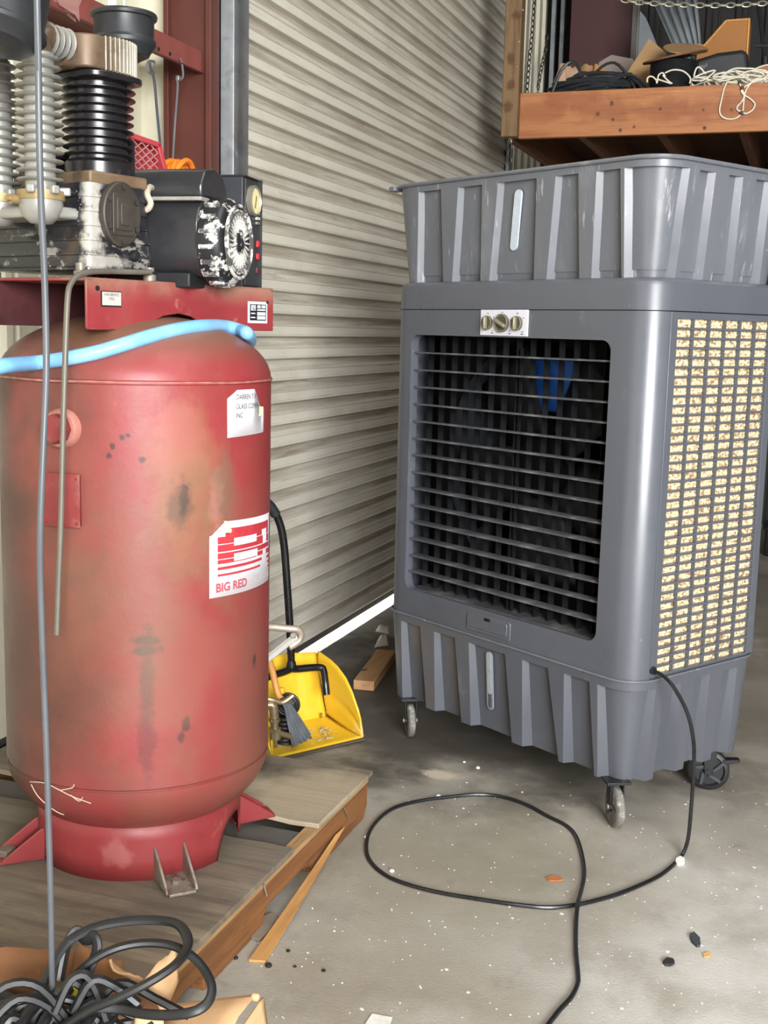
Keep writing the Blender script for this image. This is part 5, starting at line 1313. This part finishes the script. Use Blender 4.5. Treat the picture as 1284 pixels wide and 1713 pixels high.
# hand broom leaning in the pan
bt = dY(455, 1140, .06); bm_ = dY(470, 1180, .05); be = dY(503, 1240, .03)
br = empty('broom', (lipL + lipR) / 2, math.atan2(ux.y, ux.x), 'grey bristled broom with a tan wooden stick leaning in the dustpan', 'broom')
k = MB().tube([dY(436, 1060, .06), dY(452, 1112, .058), dY(464, 1160, .04), dY(471, 1172, .022)], .0105, 10).build('stick', wood('stick_wood', '#c58b4b', '#a06a33', 'z', .8, .5), br)
k = MB().box(dY(468, 1158, .055), (.03, .02, .022)).build('collar', M_yel, br, bevel=.006); tag(k, 'yellow collar on the stick')
rnd = random.Random(9); mb = MB()
for i in range(90):
    u = rnd.uniform(0, 1); w_ = rnd.uniform(-1, 1)
    p0 = dY(474 + 9 * u, 1172 + 4 * u, .02 + .01 * w_); p1 = dY(490 + 30 * u + rnd.uniform(-2, 2), 1249 - 15 * u + rnd.uniform(-6, 3), .012 + .02 * w_)
    p1.z = max(p1.z, .012); mid = p0.lerp(p1, .5) + V((rnd.uniform(-.004, .004), 0, rnd.uniform(-.003, .003)))
    mb.tube([p0, mid, p1], .0034, 4, 2)
k = mb.build('bristles', mat('bristle', '#5d6165', .75, vary=.3, vscale=30), br); tag(k, kind='stuff')
k = MB().box(dY(478, 1174, .022), (.05, .03, .014), Matrix.Rotation(.4, 3, 'Y')).build('bristle_clamp', mat('clamp_dark', '#4e4a44', .6), br, bevel=.003)

# rolled black hose with a brass valve
M_brass = mat('valve_brass', '#8b7a5e', .4, metal=.6, vary=.25, vscale=25, layers=[('#4d4030', 12., .5, .7, .6)])
hc = at(468, 1262, 'z', 0)
hr = empty('hose_reel', (hc.x - .03, hc.y + .075, 0), .3, 'small rolled black hose with brass valve fittings behind the tank', 'hose'); HO = V((hc.x - .03, hc.y + .075, 0))
HM = Matrix.Rotation(-.3, 3, 'Z')
def hl(px, py, dd): return HM @ (far(px, py, dd) - HO)
dh = math.hypot(hc.x, hc.y)
mb = MB()
for i in range(7):
    zc = .016 + i * .0135; r_ = .036 - .002 * abs(i - 3)
    mb.tube([(r_ * math.cos(a) + .014, r_ * math.sin(a), zc) for a in [2 * PI * k / 14 for k in range(14)]], .0075, 8, 2, closed=True)
k = mb.build('hose_roll', mat('hose_black', '#1d1c1b', .5), hr)
mb = MB()
for i in range(3): mb.tube([((.020 + i * .008) * math.cos(a) + .02, .0, .14 + (.020 + i * .008) * math.sin(a)) for a in [2 * PI * k / 16 for k in range(16)]], .005, 8, 2, closed=True)
k = mb.build('hose_loop', bpy.data.materials['hose_black'], hr)
mb = MB(); d_ = dh - .075
pl = [hl(461, 1250, d_), hl(461, 1236, d_), hl(460, 1218, d_), hl(459, 1200, d_)]
mb.cyl(pl[0], pl[1], .006, 10); mb.cyl(pl[1], pl[2], .0165, 8); mb.cyl(pl[2], pl[3], .011, 12)
mb.cyl(hl(460, 1224, d_), hl(460, 1218, d_), .020, 6); mb.cyl(hl(459, 1207, d_), hl(459, 1202, d_), .017, 8); mb.cyl(hl(459, 1200, d_), hl(458, 1190, d_), .0135, 12)
mb.tube([hl(458, 1190, d_), hl(457, 1182, d_), hl(453, 1179, d_), hl(440, 1180, d_)], .0145, 12); mb.cyl(hl(466, 1226, d_), hl(486, 1232, d_ + .02), .009, 10)
k = mb.build('brass_valve', M_brass, hr); tag(k, 'weathered brass valve')
k = MB().tube([hl(440, 1168, d_), hl(455, 1171, d_), hl(472, 1175, d_ + .01), hl(490, 1163, d_ + .02)], .008, 8).build('hose_tail', M_brass, hr)

# bent bare tube frame behind the tank
dt = 3.25
sg = empty('folding_stand', (far(480, 1060, dt).x, far(480, 1060, dt).y, 0), 0, 'bare metal hinged tube stand sticking out behind the tank', 'stand'); SO = V(sg.location)
M_bt = mat('bare_tube', '#b3a596', .4, metal=.5, vary=.2, vscale=20)
def sl_(px, py, d): return far(px, py, d) - SO
k = MB().tube([sl_(420, 1049, dt - .03), sl_(452, 1049, dt - .01), sl_(485, 1052, dt), sl_(497, 1053, dt + .005), sl_(503, 1060, dt + .01), sl_(500, 1071, dt + .01), sl_(490, 1079, dt + .005), sl_(483, 1083, dt)], .0105, 10).build('bent_tube', M_bt, sg)
k = MB().cyl(sl_(493, 1066, dt - .01), sl_(400, 1140, dt + .1), .011, 6).build('flat_strut', mat('strut', '#dad8d2', .4, metal=.2), sg)
k = MB().cyl(sl_(490, 1063, dt - .02), sl_(491, 1070, dt + .03), .008, 8).build('pivot_bolt', M_bare, sg)
k = MB().tube([sl_(400, 1140, dt + .1), V((sl_(385, 1155, dt + .1).x, sl_(385, 1155, dt + .1).y, .008))], .009, 8, 1).tube([sl_(420, 1049, dt - .03), V((sl_(405, 1049, dt + .05).x, sl_(405, 1049, dt + .05).y, .008))], .009, 8, 1).build('frame_leg', M_bt, sg)

# timber offcut on the floor by the door
a, b = at(592, 1152, 'z', .0), at(625, 1157, 'z', .0)
ax_ = (at(652, 1118, 'z', 0) - at(625, 1157, 'z', 0)).normalized(); ay = V((ax_.y, -ax_.x, 0)); wd = abs((b - a).dot(ay)); wd = max(wd, .07)
blk = MB(); th = .038
for q, e in ((0, 0), (.42, 0)):
    pass
P_ = [b, b - ay * wd, b - ay * wd + ax_ * .45, b + ax_ * .45]
o = sheet([q + V((0, 0, .001)) for q in P_], th, V((0, 0, th))).build('timber_offcut', wood('offcut', '#b98f63', '#94693f', 'y', .9, .7, (), [('#4f3218', (at(608, 1121, 'z', th).x, at(608, 1121, 'z', th).y, th), (55, 40, 20), .8)]), bevel=.003); tag(o, 'short timber offcut lying by the door and the cooler', 'timber')
pts = [at(px, py, 'z', .002) for px, py in ((626, 1083), (634, 1075), (645, 1073), (650, 1080), (640, 1090), (630, 1092))]
o = flap('wood_shaving', [pts[0], pts[3], pts[2] + V((0, 0, .03)), pts[1] + V((0, 0, .02))], 'pale curled scrap lying between the offcut and the door', mat('shaving', '#d8d0bf', .8), .01, 'scrap')
o = flap('wood_shaving', [at(628, 1056, 'z', .002), at(650, 1060, 'z', .002), at(648, 1048, 'z', .01), at(632, 1050, 'z', .012)], 'small white scrap under the door edge', mat('shaving2', '#e4e0d8', .8), .01, 'scrap')

# ------------------------------------------------------------------ carton of black cable in the foreground
box = empty('cable_carton', (-1.09, 1.40, 0), 0, 'torn cardboard carton full of black cable in the foreground', 'box'); XO = V((-1.09, 1.40, 0))
M_cb = mat('carton_brown', '#7d5433', .85, vary=.2, vscale=9, bump=.08, bscale=30, layers=[('#5f3c22', 6., .52, .74, .6), ('#c79a68', 8., .6, .75, .5)])
M_cbt = mat('carton_tan', '#d6ad80', .85, vary=.14, vscale=8, bump=.06, bscale=30, layers=[('#9a6b3f', 9., .58, .74, .6), ('#e4c49a', 7., .6, .75, .5)])
bx0, bx1, by0, by1, bz = -1.42, -.90, 1.16, 1.60, .235
def wall(a, b, z0, z1, m, name='carton_wall'):
    k = flap(name, [V((a[0], a[1], z0)) - XO, V((b[0], b[1], z0)) - XO, V((b[0], b[1], z1)) - XO, V((a[0], a[1], z1)) - XO], '', m, .008, parent=box, jag=.06, jn=14); return k
wall((bx0, by1), (bx1, by1), .003, bz, M_cb); wall((bx1, by1), (bx1, by0), .003, bz - .03, M_cb); wall((bx0, by0), (bx0, by1), .003, bz, M_cb); wall((bx1, by0), (bx0, by0), .003, bz - .03, M_cb)
k = MB().span((bx0 - XO.x, by0 - XO.y, 0), (bx1 - XO.x, by1 - XO.y, .006)).build('carton_base', M_cb, box)
def ff(pts, label, m, bend, jag=0., jn=10): return flap('carton_flap', [q - XO for q in pts], label, m, bend, 'cardboard', box, jag, .004, jn)
z_ = bz
k = ff([at(-60, 1700, 'y', 1.56), at(128, 1690, 'y', 1.57), at(132, 1585, 'y', 1.62), at(-60, 1562, 'y', 1.60)], '', M_cb, .05, .07, 14)
k = ff([at(120, 1640, 'y', 1.58), at(215, 1650, 'y', 1.60), at(205, 1605, 'y', 1.62), at(125, 1580, 'y', 1.62)], '', M_cb, .03, .25, 12)
k = ff([at(182, 1606, 'y', 1.60), at(245, 1655, 'y', 1.60), at(240, 1632, 'y', 1.585), at(186, 1604, 'y', 1.585)], '', M_cbt, .012, .3, 8)
k = ff([at(272, 1700, 'y', 1.52), at(298, 1640, 'y', 1.60), at(292, 1583, 'y', 1.62), at(238, 1632, 'y', 1.55)], '', M_cbt, .01, .12, 8)
k = ff([at(222, 1730, 'y', 1.44), at(275, 1730, 'y', 1.46), at(272, 1690, 'y', 1.48), at(228, 1672, 'y', 1.46)], '', M_cbt, .02, .3, 8)
a, b = V((bx1, by1 - .02, bz - .02)), V((bx1, by0, bz - .02))
k = ff([at(280, 1682, 'z', .20), at(270, 1760, 'z', .20), at(352, 1790, 'z', .23), at(438, 1664, 'z', .235)], '', M_cbt, .012, .06, 10)
k = ff([at(440, 1668, 'z', .235), at(355, 1790, 'z', .235), at(372, 1800, 'z', .17), at(447, 1722, 'z', .17)], '', M_cbt, .006, .05, 10)
k = MB().box(at(427, 1668, 'z', .238) - XO, (.014, .012, .012)).build('torn_curl', M_cbt, box, bevel=.004)

M_c2 = mat('rubber_cable', '#151617', .5, vary=.2, vscale=14, layers=[('#5c5d60', 20., .62, .76, .5)], spec=.6)
mb = MB(); rnd = random.Random(21)
for i in range(60):
    R = rnd.uniform(.09, .19); ph = rnd.uniform(0, 6.28); z = .03 + .17 * i / 60; tl = rnd.uniform(-.06, .06)
    cx, cy = -1.17 + rnd.uniform(-.04, .04), 1.375 + rnd.uniform(-.03, .03)
    pts = [V((cx + R * 1.15 * math.cos(a), cy + R * .95 * math.sin(a), max(.02, z + tl * math.sin(a + ph)))) for a in [2 * PI * k / 14 for k in range(14)]]
    mb.tube(pts, .0068, 6, 2, closed=True, flat=1.5)
def lp2(pix): return [far(px, py, d) for px, py, d in pix]
mb.tube(lp2([(30, 1740, 1.74), (55, 1680, 1.76), (75, 1640, 1.77), (105, 1585, 1.79), (135, 1562, 1.80), (170, 1548, 1.81), (220, 1540, 1.81), (270, 1540, 1.80), (298, 1547, 1.78), (312, 1565, 1.75), (313, 1585, 1.72), (295, 1612, 1.68), (255, 1640, 1.66), (200, 1668, 1.66), (150, 1690, 1.67), (105, 1720, 1.68), (70, 1760, 1.68)]), .0064, 8, 5, flat=1.3)
mb.tube(lp2([(90, 1672, 1.76), (118, 1640, 1.76), (150, 1610, 1.76), (190, 1588, 1.76), (235, 1578, 1.76), (280, 1580, 1.75), (315, 1595, 1.73), (340, 1620, 1.71), (354, 1650, 1.68), (348, 1676, 1.66), (325, 1692, 1.65), (285, 1698, 1.66), (240, 1696, 1.68), (200, 1688, 1.70), (150, 1688, 1.71), (110, 1705, 1.72)]), .0062, 8, 5, flat=1.25)
mb.tube(lp2([(100, 1640, 1.78), (112, 1580, 1.80), (128, 1556, 1.81), (142, 1572, 1.80), (158, 1568, 1.79), (162, 1590, 1.78), (148, 1625, 1.77), (138, 1665, 1.75)]), .0068, 8, 5, flat=1.4)
mb.tube(lp2([(-20, 1690, 1.75), (40, 1672, 1.75), (90, 1668, 1.75), (140, 1680, 1.74), (180, 1700, 1.72), (220, 1740, 1.70)]), .0068, 8, 5, flat=1.3)
mb.tube(lp2([(170, 1720, 1.70), (190, 1690, 1.72), (215, 1680, 1.72), (240, 1700, 1.70), (258, 1735, 1.68)]), .0066, 8, 5, flat=1.3)
rs = random.Random(77)
for k in range(18):
    x0, y0_ = rs.uniform(-40, 150), rs.uniform(1655, 1750); dx_, dd = rs.uniform(60, 170), rs.uniform(1.70, 1.745)
    mb.tube(lp2([(x0, y0_ + 30, dd), (x0 + dx_ * .3, y0_ - rs.uniform(5, 30), dd + .01), (x0 + dx_ * .65, y0_ - rs.uniform(-5, 30), dd + .01), (x0 + dx_, y0_ + rs.uniform(10, 60), dd)]), .0062, 6, 4, flat=1.35)
for k in range(5): mb.tube(lp2([(20 + 34 * k, 1760, 1.66), (35 + 36 * k, 1715, 1.70), (62 + 34 * k, 1680, 1.74), (85 + 30 * k, 1655, 1.77)]), .0068, 8, 5, flat=1.4)
o = mb.build('cable_coil', M_c2); tag(o, 'thick black flat cable coiled in the foreground carton with two big loops', 'cable')
o = MB().box(at(129, 1657, 'y', 1.5), (.014, .01, .018), Matrix.Rotation(.4, 3, 'Y')).build('yellow_tag', mat('tag_yellow', '#d9c93e', .5), bevel=.002); tag(o, 'small yellow tag between the black cables in the carton', 'tag')

# the long cable hanging down from the roof in front of everything
top = far(62, 0, 1.76); mb = MB()
pix = [(62, 0), (64, 120), (66, 250), (69, 350), (74, 450), (77, 560), (77, 640), (72, 760), (68, 860), (67, 930), (69, 1020), (73, 1130), (78, 1260), (82, 1400), (85, 1520), (87, 1640), (92, 1740)]
pl = [V((top.x, top.y, 4.6)), V((top.x, top.y, 3.2))] + [far(px, py, 1.755 - .01 * math.sin(i)) for i, (px, py) in enumerate(pix)]
pl.append(far(98, 1790, 1.74))
o = mb.tube(pl, .0049, 10, 4).build('hanging_cable', mat('cable_grey', '#55585c', .4, vary=.15, vscale=9, spec=.5)); tag(o, 'long grey cable hanging from the roof in front of the compressor', 'cable')

# ------------------------------------------------------------------ litter on the floor
def chip(name, pix, label, col, cat, h=.004, curl=0.):
    pts = [at(px, py, 'z', .0012 + curl * (i % 2)) for i, (px, py) in enumerate(pix)]
    o = sheet(pts, h, V((0, 0, h))).build(name, mat('chip_' + col[1:], col, .8, vary=.2, vscale=40)); tag(o, label, cat); return o
chip('dry_leaf', [(912, 1470), (922, 1466), (936, 1468), (942, 1473), (930, 1475), (918, 1474)], 'small orange-brown leaf inside the cord loop', '#b06a3c', 'leaf', .003)
chip('rubber_scrap', [(1153, 1566), (1160, 1562), (1170, 1572), (1171, 1584), (1165, 1585), (1157, 1578)], 'dark grey rubber scrap on the floor at the right', '#3d4046', 'scrap', .006)
chip('foil_scrap', [(1108, 1611), (1115, 1605), (1125, 1607), (1128, 1613), (1120, 1617), (1111, 1616)], 'black crumpled scrap lower left of the rubber scrap', '#2c2b2b', 'scrap', .006)
chip('tan_scrap', [(1175, 1597), (1182, 1593), (1190, 1595), (1186, 1601), (1177, 1602)], 'tiny tan scrap below the rubber scrap', '#d6a868', 'scrap', .002)
chip('paper_scrap', [(611, 1713), (622, 1697), (656, 1703), (650, 1722), (612, 1726)], 'small white paper at the bottom edge of the floor', '#dcdcd2', 'paper', .002)
chip('foam_chip', [(1130, 1440), (1137, 1436), (1145, 1440), (1144, 1447), (1134, 1449), (1129, 1446)], 'white foam chip beside the cord bend below the cooler', '#ece9e2', 'chip', .008)
WH = [((733, 1334), 'white crumb touching the back of the cord loop', .008), ((655, 1459), 'white crumb inside the front of the cord loop', .007), ((612, 1402), 'white crumb outside the left of the cord loop', .006),
      ((799, 1286), 'white crumb near the pale floor stain', .007), ((776, 1276), 'tiny white crumb above the pale floor stain', .005), ((963, 1592), 'white crumb at the cord tail', .006)]
for (px, py), lb, r in WH:
    p = at(px, py, 'z', 0)
    mb = MB().lathe([(0, 0), (r * .8, .001), (r, r * .5), (r * .7, r * .95), (0, r * 1.1)], 9, p)
    o = mb.build('white_crumb', mat('crumb', '#efece4', .8) if 'crumb' not in bpy.data.materials else bpy.data.materials['crumb']); tag(o, lb, 'crumb', 'white crumbs on the floor')
BL = [((449, 1617), 'black pebble beside the end of the lath', .008), ((394, 1604), 'black pebble left of the lath end', .006), ((482, 1592), 'small black pebble right of the lath', .005), ((541, 1625), 'small black pebble far right of the lath', .005), ((493, 1618), 'tiny black crumb right of the lath end', .004)]
for (px, py), lb, r in BL:
    p = at(px, py, 'z', 0)
    o = MB().lathe([(0, 0), (r * .9, .001), (r, r * .5), (r * .6, r * .9), (0, r)], 8, p).build('black_pebble', bpy.data.materials['rubber_black']); tag(o, lb, 'pebble', 'black pebbles by the lath')
rnd = random.Random(5); mb = MB()
for i in range(300):
    px, py = rnd.uniform(430, 1284), rnd.uniform(1290, 1713)
    if px < 640 and py < 1480: continue
    p = at(px, py, 'z', .0006); s = rnd.uniform(.0012, .0036) * (1 if rnd.random() < .9 else 1.9)
    mb.box(p, (s, s * rnd.uniform(.4, 1.6), .0012), Matrix.Rotation(rnd.uniform(0, 3), 3, 'Z'))
o = mb.build('floor_grit', mat('grit', '#dedbd3', .9), smooth=0); tag(o, 'pale paint flecks and grit scattered over the concrete', 'grit', kind='stuff')
# black tub standing far back beside the cooler
q = at(1284, 932, 'z', 0)
tb = MB().prism(rrect(-.2, -.16, .2, .16, .04, 4), .18, (V((1, 0, 0)), V((0, 1, 0)), V((0, 0, 1)))); 
o = tb.build('black_tub', M_black, bevel=.008); o.location = (q.x + .17, q.y + .17, 0); tag(o, 'low black tub on the floor far behind the cooler', 'tub')
k = MB().prism(rrect(-.215, -.175, .215, .175, .05, 4), .02, (V((1, 0, 0)), V((0, 1, 0)), V((0, 0, 1))), (0, 0, .165)).build('tub_rim', M_black, o, bevel=.004)
